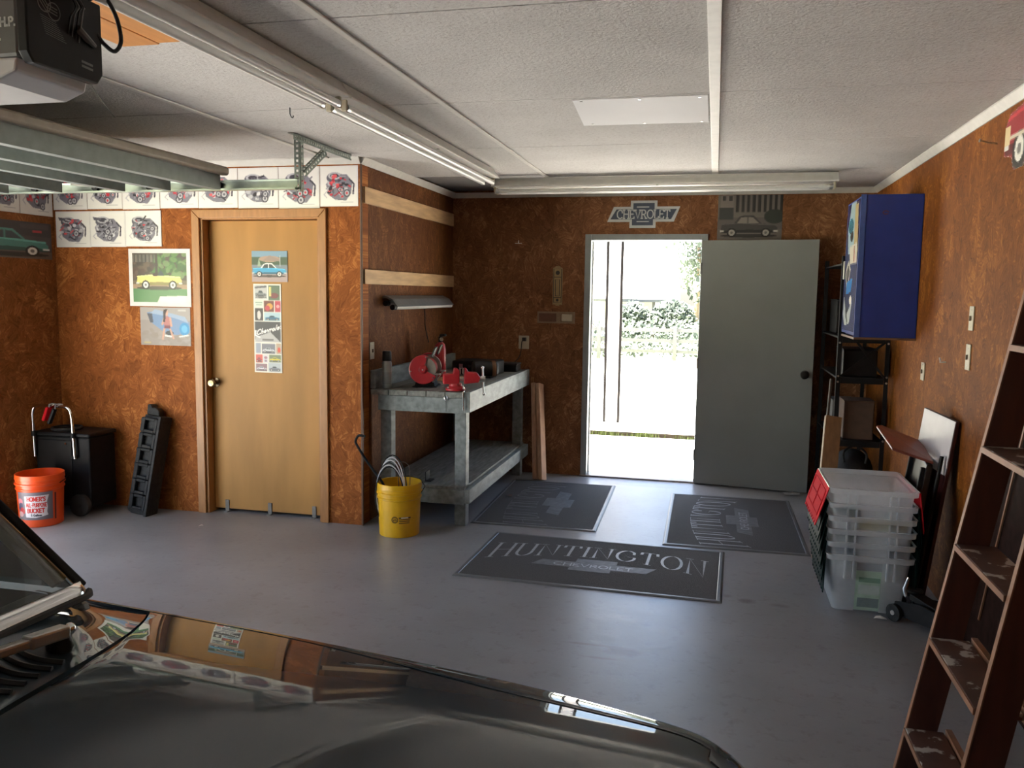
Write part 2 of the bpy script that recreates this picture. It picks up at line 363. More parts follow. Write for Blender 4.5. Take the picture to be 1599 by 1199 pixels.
ROOT = {}
def finish(name, mb, m, parent=None, bevel=0.0, smooth=False, loc=None, thick=0.0, kind=None, label=None, seg=2):
    org = Vector(loc) if loc is not None else (ROOT[parent.name] if parent is not None else Vector((0, 0, 0)))
    me = bpy.data.meshes.new(name)
    me.from_pydata([tuple(Vector(p)-org) for p in mb.v], [], mb.f)
    bm = bmesh.new(); bm.from_mesh(me)
    bmesh.ops.recalc_face_normals(bm, faces=bm.faces); bm.to_mesh(me); bm.free()
    me.update()
    o = bpy.data.objects.new(name, me); COL.objects.link(o)
    if m is not None: me.materials.append(m)
    if parent is not None: o.parent = parent; ROOT[o.name] = org
    else: o.location = org; ROOT[o.name] = org
    if thick:
        md = o.modifiers.new('thickness', 'SOLIDIFY'); md.thickness = thick; md.offset = 0
    if bevel:
        md = o.modifiers.new('bevel', 'BEVEL'); md.width = bevel; md.segments = seg; md.limit_method = 'ANGLE'; md.angle_limit = math.radians(40)
        md.harden_normals = False
    if smooth:
        me.polygons.foreach_set('use_smooth', [True]*len(me.polygons))
        me.set_sharp_from_angle(angle=math.radians(38))
    if kind: o['kind'] = kind
    if label: o['label'] = label
    return o
def tag(o, label, cat, group=None):
    o['label'] = label; o['category'] = cat
    if group: o['group'] = group
    return o
def thing(name, loc, label, cat, group=None):
    o = bpy.data.objects.new(name, None); COL.objects.link(o); o.location = loc; o.empty_display_size = 0.05
    ROOT[o.name] = Vector(loc)
    return tag(o, label, cat, group)
def struct(name, mb, m, **k):
    return finish(name, mb, m, kind='structure', **k)
def B(*a):
    return MB().box(*a)
def rot(o, axis, ang, about):
    """matrix turning about a world point"""
    return Matrix.Translation(Vector(about)) @ Matrix.Rotation(ang, 4, axis) @ Matrix.Translation(-Vector(about))
def copy_tree(o, parent=None):
    c = o.copy(); COL.objects.link(c); ROOT[c.name] = ROOT.get(o.name, Vector((0, 0, 0)))
    if parent is not None: c.parent = parent
    for ch in list(o.children): copy_tree(ch, c)
    return c

# ------------------------------------------------------------------ stroke lettering
def arc(cx, cy, rx, ry, a0, a1, n=10):
    return [(cx+rx*math.cos(math.radians(a0+(a1-a0)*i/n)), cy+ry*math.sin(math.radians(a0+(a1-a0)*i/n))) for i in range(n+1)]
GL = {
 'A': (0.8, [[(0,0),(0.4,1),(0.8,0)], [(0.15,0.36),(0.65,0.36)]]),
 'B': (0.65, [[(0.05,0),(0.05,1),(0.35,1)]+arc(0.35,0.76,0.22,0.24,90,-90)+[(0.05,0.52)], [(0.35,0.52)]+arc(0.35,0.26,0.27,0.26,90,-90)+[(0.05,0)]]),
 'C': (0.8, [arc(0.45,0.5,0.42,0.5,48,312,16)]),
 'E': (0.6, [[(0.58,0),(0.06,0),(0.06,1),(0.56,1)], [(0.06,0.52),(0.46,0.52)]]),
 'G': (0.85, [arc(0.45,0.5,0.42,0.5,48,330,16)+[(0.82,0.42),(0.55,0.42)]]),
 'H': (0.78, [[(0.06,0),(0.06,1)], [(0.72,0),(0.72,1)], [(0.06,0.52),(0.72,0.52)]]),
 'I': (0.24, [[(0.12,0),(0.12,1)]]),
 'K': (0.68, [[(0.06,0),(0.06,1)], [(0.62,1),(0.06,0.42)], [(0.26,0.6),(0.66,0)]]),
 'L': (0.58, [[(0.06,1),(0.06,0),(0.56,0)]]),
 'M': (0.9, [[(0.06,0),(0.06,1),(0.45,0.2),(0.84,1),(0.84,0)]]),
 'N': (0.8, [[(0.08,0),(0.08,1),(0.72,0),(0.72,1)]]),
 'O': (0.88, [arc(0.44,0.5,0.42,0.5,0,360,22)]),
 'P': (0.62, [[(0.06,0),(0.06,1),(0.34,1)]+arc(0.34,0.74,0.25,0.26,90,-90)+[(0.06,0.48)]]),
 'R': (0.68, [[(0.06,0),(0.06,1),(0.34,1)]+arc(0.34,0.74,0.25,0.26,90,-90)+[(0.06,0.48)], [(0.32,0.48),(0.66,0)]]),
 'S': (0.6, [arc(0.3,0.75,0.25,0.25,30,270,10)+arc(0.3,0.25,0.25,0.25,90,-150,10)[1:]]),
 'T': (0.72, [[(0.36,0),(0.36,1)], [(0.02,1),(0.70,1)]]),
 'U': (0.76, [[(0.07,1),(0.07,0.32)]+arc(0.38,0.32,0.31,0.32,180,360)+[(0.69,1)]]),
 'V': (0.78, [[(0.03,1),(0.39,0),(0.75,1)]]),
 "'": (0.16, [[(0.08,1),(0.06,0.78)]]), '.': (0.18, [[(0.07,0.0),(0.07,0.08)]]), '-': (0.4, [[(0.06,0.45),(0.34,0.45)]]), ' ': (0.4, []),
 '5': (0.58, [[(0.52,1),(0.14,1),(0.1,0.58)]+arc(0.28,0.32,0.26,0.32,110,-140)]),
 'a': (0.5, [arc(0.24,0.26,0.2,0.26,0,360,12), [(0.44,0.52),(0.44,0)]]),
 'l': (0.18, [[(0.09,1),(0.09,0)]]),
 'o': (0.52, [arc(0.26,0.26,0.22,0.26,0,360,12)]),
 'n': (0.5, [[(0.06,0),(0.06,0.52)], [(0.06,0.34)]+arc(0.24,0.34,0.18,0.18,150,0)+[(0.42,0)]]),
 's': (0.4, [arc(0.2,0.39,0.15,0.13,30,270,8)+arc(0.2,0.13,0.15,0.13,90,-150,8)[1:]]),
 'h': (0.5, [[(0.06,0),(0.06,1)], [(0.06,0.34)]+arc(0.24,0.34,0.18,0.18,150,0)+[(0.42,0)]]),
 'e': (0.5, [[(0.06,0.28),(0.44,0.28)]+arc(0.25,0.27,0.2,0.26,0,300,12)]),
 'v': (0.46, [[(0.03,0.52),(0.23,0),(0.43,0.52)]]),
 'r': (0.36, [[(0.06,0),(0.06,0.52)], [(0.06,0.32)]+arc(0.22,0.34,0.16,0.18,160,50)]),
 't': (0.36, [[(0.18,0.85),(0.18,0.1),(0.32,0)], [(0.04,0.55),(0.34,0.55)]]),
}
SERIF = {'H': [(0.06,0),(0.06,1),(0.72,0),(0.72,1)], 'U': [(0.07,1),(0.69,1)], 'N': [(0.08,0),(0.08,1),(0.72,1)], 'T': [(0.36,0)], 'I': [(0.12,0),(0.12,1)],
         'E': [], 'V': [(0.03,1),(0.75,1)], 'R': [(0.06,0),(0.06,1),(0.66,0)], 'L': [(0.06,1)]}
def text_strokes(txt, gap=0.16, serif=False):
    """polylines of a word, height 1, with its total width"""
    x = 0; out = []
    for ch in txt:
        w, st = GL[ch]
        for s in st: out.append([(x+px, py) for px, py in s])
        if serif:
            for sx, sy in SERIF.get(ch, []): out.append([(x+sx-0.12, sy), (x+sx+0.12, sy)])
            if ch == 'T': out += [[(x+0.02, 1), (x+0.0, 0.82)], [(x+0.70, 1), (x+0.72, 0.82)]]
            if ch == 'E': out += [[(x+0.58, 0), (x+0.6, 0.18)], [(x+0.56, 1), (x+0.58, 0.84)]]
            if ch == 'L': out += [[(x+0.56, 0), (x+0.58, 0.2)]]
            if ch in 'CG': out += [[(x+0.73, 0.87), (x+0.75, 0.68)]]
        x += w + gap
    return out, x-gap
def stroke_mesh(mb, lines, width, fn, h=0.0):
    """flat strips following polylines; fn(u,v,h) maps to world"""
    for ln in lines:
        P = [Vector((a, b)) for a, b in ln]; n = len(P)
        if n < 2: continue
        Lp = []; Rp = []
        for k in range(n):
            d = P[min(k+1, n-1)] - P[max(k-1, 0)]
            d = d.normalized() if d.length > 1e-9 else Vector((1, 0)); q = Vector((-d.y, d.x))*width/2
            e = d*width*0.4 if k == n-1 else (-d*width*0.4 if k == 0 else Vector((0, 0)))
            Lp.append(P[k]+q+e); Rp.append(P[k]-q+e)
        vs = [fn(p.x, p.y, h) for p in Lp] + [fn(p.x, p.y, h) for p in Rp]
        mb.add(vs, [(k, k+1, n+k+1, n+k) for k in range(n-1)])
    return mb

# ------------------------------------------------------------------ printed pictures (coloured cell by cell)
class Art:
    def __init__(s, w, h, bg=(230, 228, 222)):
        s.w = w; s.h = h; s.SS = 2
        s.a = np.empty((h*s.SS, w*s.SS, 3)); s.a[:] = bg
        yy, xx = np.mgrid[0:h*s.SS, 0:w*s.SS]
        s.X = (xx+0.5)/(w*s.SS); s.Y = (yy+0.5)/(h*s.SS)
        s.asp = w/h
    def put(s, m, c, al=1.0): s.a[m] = s.a[m]*(1-al) + np.array(c)*al
    def rect(s, x0, y0, x1, y1, c, al=1.0): s.put((s.X >= x0) & (s.X <= x1) & (s.Y >= y0) & (s.Y <= y1), c, al)
    def ell(s, cx, cy, rx, ry, c, al=1.0, rotn=0):
        dx = s.X-cx; dy = s.Y-cy; cr, sr = math.cos(rotn), math.sin(rotn)
        s.put(((dx*cr+dy*sr)/rx)**2 + ((-dx*sr+dy*cr)/ry)**2 <= 1, c, al)
    def ring(s, cx, cy, rx, ry, t, c):
        q = ((s.X-cx)/rx)**2 + ((s.Y-cy)/ry)**2
        s.put((q <= 1) & (q >= (1-t)**2), c)
    def poly(s, P, c, al=1.0):
        ins = np.zeros(s.X.shape, bool); n = len(P)
        for i in range(n):
            x0, y0 = P[i]; x1, y1 = P[(i+1) % n]
            if y0 == y1: continue
            cnd = (y0 > s.Y) != (y1 > s.Y)
            ins ^= cnd & (s.X < (x1-x0)*(s.Y-y0)/(y1-y0)+x0)
        s.put(ins, c, al)
    def line(s, P, t, c, al=1.0):
        for (x0, y0), (x1, y1) in zip(P[:-1], P[1:]):
            dx, dy = (x1-x0), (y1-y0); q = dx*dx+dy*dy+1e-12
            k = np.clip(((s.X-x0)*dx+(s.Y-y0)*dy)/q, 0, 1)
            s.put(np.hypot(s.X-x0-k*dx, (s.Y-y0-k*dy)/s.asp) <= t, c, al)
    def word(s, txt, x, y, h, t, c, slant=0.0, rise=0.0, fit=None):
        st, w = text_strokes(txt); q = (fit/w) if fit else h/s.asp
        for l in st: s.line([(x+(px+slant*py)*q, y+py*h+rise*px*h) for px, py in l], t, c)
    def speck(s, rng, n, x0, y0, x1, y1, cols, r=(0.01, 0.04), al=0.8):
        for _ in range(n):
            s.ell(rng.uniform(x0, x1), rng.uniform(y0, y1), rng.uniform(*r), rng.uniform(*r), rng.choice(cols), al, rng.uniform(0, 3))
    def mesh(s, name, fn, m, parent, mask=None):
        a = s.a.reshape(s.h, s.SS, s.w, s.SS, 3).mean((1, 3))/255.0
        lin = np.where(a <= 0.04045, a/12.92, ((a+0.055)/1.055)**2.4)
        org = ROOT[parent.name]
        vs = [tuple(Vector(fn(i/s.w, j/s.h)) - org) for j in range(s.h+1) for i in range(s.w+1)]
        W = s.w+1
        cells = [(i, j) for j in range(s.h) for i in range(s.w) if mask is None or mask((i+.5)/s.w, (j+.5)/s.h)]
        fs = [(j*W+i, j*W+i+1, (j+1)*W+i+1, (j+1)*W+i) for i, j in cells]
        me = bpy.data.meshes.new(name); me.from_pydata(vs, [], fs)
        ca = me.color_attributes.new('ink', 'FLOAT_COLOR', 'CORNER')
        buf = np.ones((len(cells), 4, 4), np.float32)
        for k, (i, j) in enumerate(cells): buf[k, :, :3] = lin[j, i]
        ca.data.foreach_set('color', buf.ravel()); me.materials.append(m); me.update()
        o = bpy.data.objects.new(name, me); COL.objects.link(o); o.parent = parent; ROOT[o.name] = org
        return o

def art_engine(seed, red):
    rng = random.Random(seed); A = Art(54, 46, (226, 223, 216))
    G = [(120, 118, 128), (150, 148, 155), (90, 88, 98), (180, 178, 182), (60, 56, 66), (205, 203, 206), (40, 36, 44)]
    R = [(196, 44, 56), (160, 36, 52), (214, 84, 88)]
    cx, cy = 0.5+rng.uniform(-.03, .03), 0.5
    A.poly([(cx-.36, cy+.05), (cx-.3, cy-.22), (cx-.1, cy-.36), (cx+.2, cy-.38), (cx+.34, cy-.2), (cx+.38, cy+.12), (cx+.22, cy+.3), (cx-.2, cy+.3)], G[0])
    A.ell(cx-.12, cy+.22, .22, .15, G[2]); A.ell(cx-.12, cy+.27, .18, .10, G[3]); A.ell(cx-.12, cy+.27, .12, .06, G[4])
    if rng.random() < .5: A.poly([(cx-.42, cy+.36), (cx-.16, cy+.32), (cx-.16, cy+.26), (cx-.38, cy+.26)], G[2])
    for _ in range(60):
        c = rng.choice(R) if rng.random() < red else rng.choice(G)
        a = rng.uniform(0, 2*PI); r = rng.random()**.6
        x = cx+.33*r*math.cos(a); y = cy+.29*r*math.sin(a)
        k = rng.random()
        if k < .4: A.ell(x, y, rng.uniform(.02, .08), rng.uniform(.015, .06), c, 1, rng.uniform(0, 3))
        elif k < .75: A.line([(x, y), (x+rng.uniform(-.15, .15), y+rng.uniform(-.12, .12))], rng.uniform(.008, .02), c)
        else: A.rect(x-.05, y-.03, x+.04, y+.03, c)
    for _ in range(3):
        x = cx+rng.uniform(-.05, .28); y = cy+rng.uniform(-.32, 0); q = rng.uniform(.05, .1)
        A.ell(x, y, q, q*1.1, G[4]); A.ell(x, y, q*.7, q*.8, G[3]); A.ell(x, y, q*.3, q*.35, R[0] if rng.random() < red+.2 else G[2])
    A.line([(cx+.3, cy+.18), (cx+.42, cy+.05), (cx+.40, cy-.2)], .02, G[4])
    A.line([(cx-.3, cy-.1), (cx-.42, cy-.22), (cx-.34, cy-.3)], .012, G[3])
    A.rect(.55, .06, .9, .085, (150, 150, 150), .5)
    return A
def art_car(A, x0, y0, w, h, body, top=None, wheel=(225, 222, 215), glass=(60, 70, 72), shadow=(50, 45, 42), conv=False):
    """a long 1950s saloon seen from the side inside the box x0,y0,w,h"""
    X = lambda u: x0+u*w
    Y = lambda v: y0+v*h
    dk = tuple(int(c*.62) for c in body); lt = tuple(min(255, int(c*1.25)+12) for c in body)
    A.ell(X(.5), Y(.06), w*.5, h*.08, shadow, .8)
    A.poly([(X(a), Y(b)) for a, b in ((0, .28), (.02, .55), (.1, .62), (.3, .64), (.7, .62), (.95, .55), (1, .42), (.99, .2), (.02, .18))], body)
    A.poly([(X(a), Y(b)) for a, b in ((0, .28), (.5, .34), (1, .3), (.99, .2), (.02, .18))], dk)
    A.line([(X(.02), Y(.57)), (X(.3), Y(.63)), (X(.96), Y(.54))], h*.018, lt)
    if conv: A.poly([(X(a), Y(b)) for a, b in ((.46, .6), (.53, .84), (.56, .84), (.62, .6))], glass); A.ell(X(.42), Y(.66), w*.06, h*.08, (60, 40, 38))
    else:
        A.poly([(X(a), Y(b)) for a, b in ((.24, .62), (.33, .92), (.42, .98), (.58, .97), (.72, .62))], top or body)
        A.poly([(X(a), Y(b)) for a, b in ((.29, .63), (.36, .88), (.47, .9), (.47, .63))], glass)
        A.poly([(X(a), Y(b)) for a, b in ((.49, .63), (.49, .9), (.57, .88), (.68, .63))], glass)
    for u in (.2, .8):
        A.ell(X(u), Y(.2), w*.085, h*.2, (24, 22, 22)); A.ell(X(u), Y(.2), w*.058, h*.14, wheel); A.ell(X(u), Y(.2), w*.025, h*.06, (110, 108, 105))
    A.rect(X(.93), Y(.24), X(1.01), Y(.31), (215, 213, 208)); A.rect(X(-.01), Y(.24), X(.06), Y(.31), (205, 203, 198))

def poster(name, F, u0, u1, v0, v1, art, label, cat, group=None, m=None, paper=None, border=0.0, d=0.003):
    """flat sheet on a wall frame F(u,v,d) with a printed face"""
    base = F((u0+u1)/2, v0, 0)
    t = thing(name, base, label, cat, group)
    mb = MB(); mb.prism([(u0, v0), (u1, v0), (u1, v1), (u0, v1)], lambda u, v: F(u, v, 0.0005), lambda u, v: F(u, v, d))
    finish('paper_sheet', mb, paper or PAPERW, t)
    bu, bv = border, border
    art.mesh('printed_picture', lambda a, b: F(u0+bu+(u1-u0-2*bu)*a, v0+bv+(v1-v0-2*bv)*b, d+0.0006), m or INK, t)
    return t

# ------------------------------------------------------------------ the setting
YB, YA, XC, XR, XL, YN, ZC = 7.197, 5.198, -2.27, 1.20, -4.632, -1.7, 2.44
FY = lambda u, v, d: (u, YA-d, v)
FB = lambda u, v, d: (u, YB-d, v)
FR = lambda u, v, d: (XR-d, -u, v)
FL = lambda u, v, d: (XL+d, u, v)
FS = lambda u, v, d: (XC+d, u, v)
def sroot(name, loc):
    o = bpy.data.objects.new(name, None); COL.objects.link(o); o.location = loc; o['kind'] = 'structure'; ROOT[o.name] = Vector(loc)
    return o
struct('floor', B(XL-.13, XR+.13, YN-.13, YB+.13, -.12, 0), FLOOR)
ceil = struct('ceiling', B(XL-.13, XR+.13, YN-.13, YB+.13, 2.462, 2.56), mat('ceiling_joint_shadow_board', (0.22, 0.21, 0.20), 0.9))
XS = [XL, -3.71, -2.49, -1.265, -.035, XR]; YS = [YN, -1.08, .14, 1.36, 2.58, 3.80, 5.0, 6.17, YB]
for i in range(len(XS)-1):
    for j in range(len(YS)-1):
        x0, x1, y0, y1 = XS[i]+.003, XS[i+1]-.003, YS[j]+.003, YS[j+1]-.003
        if y0 >= 5.19 and x1 < XC: continue
        if x0 < XC and y0 > 4.9: y1 = min(y1, 6.17)
        finish('ceiling_panel', B(x0, x1, y0, y1, ZC, 2.4615), CEIL, ceil, bevel=.003)
for x, w in ((-.035, .045), (-2.49, .03), (-1.265, .028)):
    y = YN
    finish('joint_batten', B(x-w/2 + (0.02 if x == -1.265 else 0), x+w/2 + (0.02 if x == -1.265 else 0), YN, (YB if x > XC else YA)-.001, ZC-.009, ZC-.0003), TRIMW, ceil, bevel=.003)
# walls
w = MB(); w.box(XL-.13, -1.075, YB, YB+.15, 0, 2.46); w.box(-.093, XR+.13, YB, YB+.15, 0, 2.46); w.box(-1.075, -.093, YB, YB+.15, 2.068, 2.46)
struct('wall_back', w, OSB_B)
w = MB(); w.box(XL-.13, -3.452, YA, YA+.12, 0, 2.46); w.box(-2.565, XC, YA, YA+.12, 0, 2.46); w.box(-3.452, -2.565, YA, YA+.12, 2.066, 2.46)
struct('wall_front', w, OSB_Y)
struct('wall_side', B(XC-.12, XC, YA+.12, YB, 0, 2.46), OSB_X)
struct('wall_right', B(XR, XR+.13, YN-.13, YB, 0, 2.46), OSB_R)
GY0, GY1, GZ = -.75, 4.36, 2.07
w = MB(); w.box(XL-.13, XL, GY1, YB, 0, 2.46); w.box(XL-.13, XL, YN-.13, GY0, 0, 2.46); w.box(XL-.13, XL, GY0, GY1, GZ, 2.46)
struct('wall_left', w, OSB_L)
struct('wall_near', B(XL, XR, YN-.13, YN, 0, 2.46), OSB_Y)
# trims: cream cove strips under the ceiling, a dark corner strip, sill
zz = 2.397
def cove(name, a, b, n):
    mb = MB(); a = Vector(a); b = Vector(b); n = Vector(n)
    pr = [(0, 0), (.006, 0), (.034, .036), (.034, .0435), (0, .0435)]
    mb.prism(pr, lambda u, v: a + n*u + Vector((0, 0, v)), lambda u, v: b + n*u + Vector((0, 0, v)))
    struct(name, mb, TRIMW)
struct('added_eave', B(XL-.75, XL-.131, YN-.5, YB+.3, 2.34, 2.46), TRIMW)      # unseen eave, added to keep direct sun off the garage floor
cove('trim_1', (XC, YB, zz), (XR, YB, zz), (0, -1, 0))
cove('trim_2', (XR, YN, zz), (XR, YB, zz), (-1, 0, 0))
cove('trim_3', (XC, YA, zz), (XC, YB, zz), (1, 0, 0))
cove('trim_4', (XL, YA, zz), (XC, YA, zz), (0, -1, 0))
cove('trim_5', (XL, GY1-.1, zz), (XL, YA, zz), (1, 0, 0))
struct('trim_6', B(XC-.002, XC+.012, YA-.012, YA+.004, 0, 2.396), mat('dark_corner_strip', (0.10, 0.045, 0.02), 0.5), bevel=.003)
struct('trim_7', B(-1.10, -.06, YB-.03, YB+.16, .0, .014), mat('worn_threshold', (0.30, 0.26, 0.23), 0.4, metal=.5), bevel=.004)

# birch slab door in the bumped-out wall
d1 = sroot('door_1', (-3.0, YA, 0))
def casing(pts0, pts1):  # mitred casing board in the wall plane, 16 mm proud
    mb = MB(); q = pts0 + pts1[::-1]
    mb.prism(q, lambda u, v: FY(u, v, 0.0), lambda u, v: FY(u, v, 0.017)); return mb
xi0, xi1, zi = -3.452, -2.565, 2.066
finish('casing', casing([(xi0-.06, 0), (xi0-.06, zi+.05)], [(xi0, 0), (xi0, zi-.008)]), CASING, d1, bevel=.004)
finish('casing', casing([(xi1+.055, 0), (xi1+.055, zi+.05)], [(xi1, 0), (xi1, zi-.008)]), CASING, d1, bevel=.004)
finish('casing', casing([(xi0-.0585, zi+.05), (xi1+.0535, zi+.05)], [(xi0, zi-.006), (xi1, zi-.006)]), CASING, d1, bevel=.004)
jb = MB(); jb.box(xi0, xi0+.016, YA, YA+.118, 0, zi); finish('jamb', jb, CASING, d1)
jb = MB(); jb.box(xi1-.016, xi1, YA, YA+.118, 0, zi); finish('jamb', jb, CASING, d1)
jb = MB(); jb.box(xi0+.016, xi1-.016, YA, YA+.118, zi-.016, zi); finish('head_jamb', jb, CASING, d1)
lf = finish('door_leaf', B(xi0+.02, xi1-.019, YA+.072, YA+.112, .022, zi-.02), DOORWOOD, d1, bevel=.002)
kn = MB(); kn.lathe([(0, 0), (.033, 0), (.033, .006), (.015, .010), (.012, .028), (.021, .034), (.029, .046), (.029, .056), (.021, .066), (0, .069)], (-3.405, YA+.0715, .925), (0, -1, 0), 24)
finish('door_knob', kn, BRASS, lf, smooth=True)
for x in (-3.335, -3.0, -2.66):
    s = MB(); s.box(x-.014, x+.014, YA+.0655, YA+.0715, .0, .085); s.box(x-.014, x+.014, YA+.045, YA+.0655, .0, .006)
    finish('bottom_bracket', s, mat('dull_bracket_steel', (0.20, 0.18, 0.155), 0.5, metal=.3), d1, label='small grey metal bracket at the foot of the wooden door')
# grey steel door standing open
d2 = sroot('door_2', (-.584, YB, 0))
ox0, ox1, oz = -1.04, -.128, 2.032
for a, b in ((ox0-.052, ox0), (ox1, ox1+.05)):
    m_ = MB(); m_.box(a, b, YB-.022, YB+.006, 0, oz+.05)
    if a > -.5: m_.box(a, a+.03, YB+.006, YB+.15, 0, oz)
    else: m_.box(b-.03, b, YB+.006, YB+.15, 0, oz)
    finish('frame_jamb', m_, STEELFRAME, d2, bevel=.003)
m_ = MB(); m_.box(ox0+.001, ox1-.001, YB-.022, YB+.006, oz, oz+.05); m_.box(ox0+.001, ox1-.001, YB+.006, YB+.15, oz, oz+.03)
finish('frame_head', m_, STEELFRAME, d2, bevel=.003)
wst = MB(); wst.box(ox0+.0005, ox0+.012, YB+.07, YB+.085, .02, oz-.005); finish('weather_strip', wst, PAPERW, d2)
ang = math.atan2(7.045-7.165, .775+.125)
Md = Matrix.Translation((-.122, 7.168, 0)) @ Matrix.Rotation(ang, 4, 'Z')
m_ = MB(); m_.M = Md; m_.box(0, .905, -.022, .022, .012, oz-.005); lf2 = finish('door_leaf', m_, STEELDOOR, d2, bevel=.002)
m_ = MB(); m_.M = Md; m_.lathe([(0, 0), (.034, 0), (.034, .006), (.016, .012), (.013, .03), (.024, .036), (.031, .048), (.031, .06), (.022, .07), (0, .073)], (.845, -.022, .965), (0, -1, 0), 24)
finish('door_knob', m_, mat('dark_bronze', (0.04, 0.035, 0.03), 0.3, metal=.8), lf2, smooth=True)
for z in (.25, 1.02, 1.8):
    m_ = MB(); m_.cyl((-.128, 7.14, z-.045), (-.128, 7.14, z+.045), .007, n=10); finish('hinge', m_, STEEL, d2, smooth=True)

# ------------------------------------------------------------------ outdoors, seen through the open door and beyond the overhead door
PATIO = mat('pale_concrete_slab', (0.52, 0.50, 0.47), 0.8, var=0.08, scale=4)
LAWN = mat('bleached_lawn', (0.34, 0.36, 0.20), 0.9, var=0.2, scale=2)
DRIVE = mat('concrete_drive', (0.30, 0.295, 0.285), 0.85, var=0.1, scale=3)
g = MB(); g.add([(-90, -60, -.14), (60, -60, -.14), (60, 140, -.14), (-90, 140, -.14)], [(0, 1, 2, 3)]); struct('ground', g, LAWN)
struct('trim_8', B(-6, 8, YB+.151, 9.44, -.13, -.01), PATIO, bevel=.01)
struct('trim_9', B(-6, 8, 9.56, 10.22, -.13, .022), PATIO, bevel=.01)
struct('trim_10', B(-25, XL-.131, -6, 7, -.13, -.015), DRIVE)
g = MB(); g.box(-14, 14, 10.3, 21.5, -.135, -.06); struct('trim_11', g, mat('pale_gravel_yard', (0.50, 0.49, 0.44), 0.9, var=0.1, scale=6))
def leafmat(name, c, tc):
    m = mat(name, c, 0.6, var=0.3, scale=1.5); nt = m.node_tree; N = nt.nodes; out = N['Material Output']
    t = N.new('ShaderNodeBsdfTranslucent'); t.inputs[0].default_value = (*tc, 1); mx = N.new('ShaderNodeMixShader'); mx.inputs[0].default_value = 0.5
    nt.links.new(N['Principled BSDF'].outputs[0], mx.inputs[1]); nt.links.new(t.outputs[0], mx.inputs[2]); nt.links.new(mx.outputs[0], out.inputs[0]); return m
LEAF = leafmat('sunlit_leaf', (0.16, 0.185, 0.13), (0.24, 0.27, 0.20)); LEAFD = leafmat('dark_leaf', (0.075, 0.095, 0.08), (0.11, 0.13, 0.11))
BARK = mat('bark', (0.16, 0.12, 0.09), 0.9, var=0.2)
def leaves(mb, n, c, s, size, rng, shell=False):
    for _ in range(n):
        while True:
            p = Vector((rng.uniform(-1, 1), rng.uniform(-1, 1), rng.uniform(-1, 1)))
            if p.length <= 1 and (not shell or p.length > .6): break
        p = Vector((c[0]+p.x*s[0], c[1]+p.y*s[1], c[2]+p.z*s[2]))
        a = Vector((rng.gauss(0, 1), rng.gauss(0, 1), rng.gauss(0, 1))).normalized(); b = a.orthogonal().normalized()
        k = size*rng.uniform(.6, 1.3)
        mb.add([p-a*k, p+b*k*.6, p+a*k, p-b*k*.6], [(0, 1, 2, 3)])
rng = random.Random(3)
# grass in the joint of the paving
gr = MB()
for _ in range(420):
    x = rng.choice((-1.22, -1.05, -.80, -.74, -.68, -.25)) + rng.gauss(0, .07); k = .5+.5*math.sin(x*9)+.8*math.exp(-((x+.75)/.12)**2); h = rng.uniform(.02, .05)*(.5+k); y = rng.uniform(9.45, 9.52)
    a = rng.uniform(0, PI); dx, dy = math.cos(a)*.006, math.sin(a)*.006; l = rng.uniform(-.02, .02)
    gr.add([(x-dx, y-dy, -.06), (x+dx, y+dy, -.06), (x+l, y+rng.uniform(-.02, .02), h)], [(0, 1, 2)])
struct('trim_13', B(-6, 8, 9.545, 9.559, -.13, .022), mat('joint_soil_baked_shade', (0.040, 0.030, 0.022), 0.95))  # soil edging, colour darkened to stand in for the slab step's shade
gg = finish('grass_strip', gr, mat('joint_grass', (0.05, 0.065, 0.02), 0.8, spec=0.1), loc=(-.7, 9.5, -.06), kind='stuff'); tag(gg, 'thin strip of grass growing in the paving joint outside', 'grass')
post = thing('porch_post', (-1.19, 10.32, -.06), 'white square post with dark edges standing outside the open door', 'post')
finish('post_body', B(-1.262, -1.118, 10.25, 10.39, -.06, 2.9), mat('white_post_paint', (0.75, 0.75, 0.73), 0.5), post, bevel=.003)
for a in (-1.292, -1.118): finish('edge_strip', B(a, a+.030, 10.225, 10.25, -.04, 2.9), mat('dark_bronze_strip', (0.010, 0.009, 0.008), 0.6, spec=0.1), post)
finish('base_plate', B(-1.30, -1.08, 10.225, 10.41, -.06, -.045), STEEL, post)
# rail fence and the hedge behind it
fe = thing('rail_fence', (-1.9, 22.6, -.14), 'low three rail fence in front of a hedge far outside', 'fence')
WEATH = mat('weathered_rail', (0.10, 0.10, 0.10), 0.85)
for z in (.10, .38, .66): finish('rail', B(-9, 7, 22.58, 22.62, z-.045, z+.045), WEATH, fe)
for k in range(9): finish('fence_post', B(-9.05+2*k, -8.95+2*k, 22.5, 22.58, -.14, .74), WEATH, fe)
hd = MB()
for _ in range(5200):
    p = (rng.uniform(-9, 7), rng.uniform(22.9, 23.7), rng.uniform(-.1, .86+.08*math.sin(rng.random()*6)))
    leaves(hd, 1, p, (.01, .01, .01), .07, rng)
hh = finish('hedge', hd, LEAFD, loc=(-1, 23.3, -.14), kind='stuff'); tag(hh, 'clipped leafy hedge behind the rail fence outside', 'hedge')
ho = thing('neighbour_house', (-6, 36, -.14), 'pale low house with wide roof across the yard', 'house')
finish('house_wall', B(-12, -2.35, 34.5, 42, -.14, 1.35), mat('house_render', (0.62, 0.60, 0.56), 0.8), ho)
r_ = MB(); r_.prism([(33.6, 1.35), (42.9, 1.35), (38.2, 3.6)], lambda u, v: (-12.6, u, v), lambda u, v: (-1.7, u, v)); finish('roof', r_, mat('pale_roof', (0.55, 0.53, 0.50), 0.8), ho)
finish('fascia', B(-12.6, -1.7, 33.57, 33.6, 1.30, 1.42), mat('dark_fascia', (0.12, 0.12, 0.12), 0.6), ho)
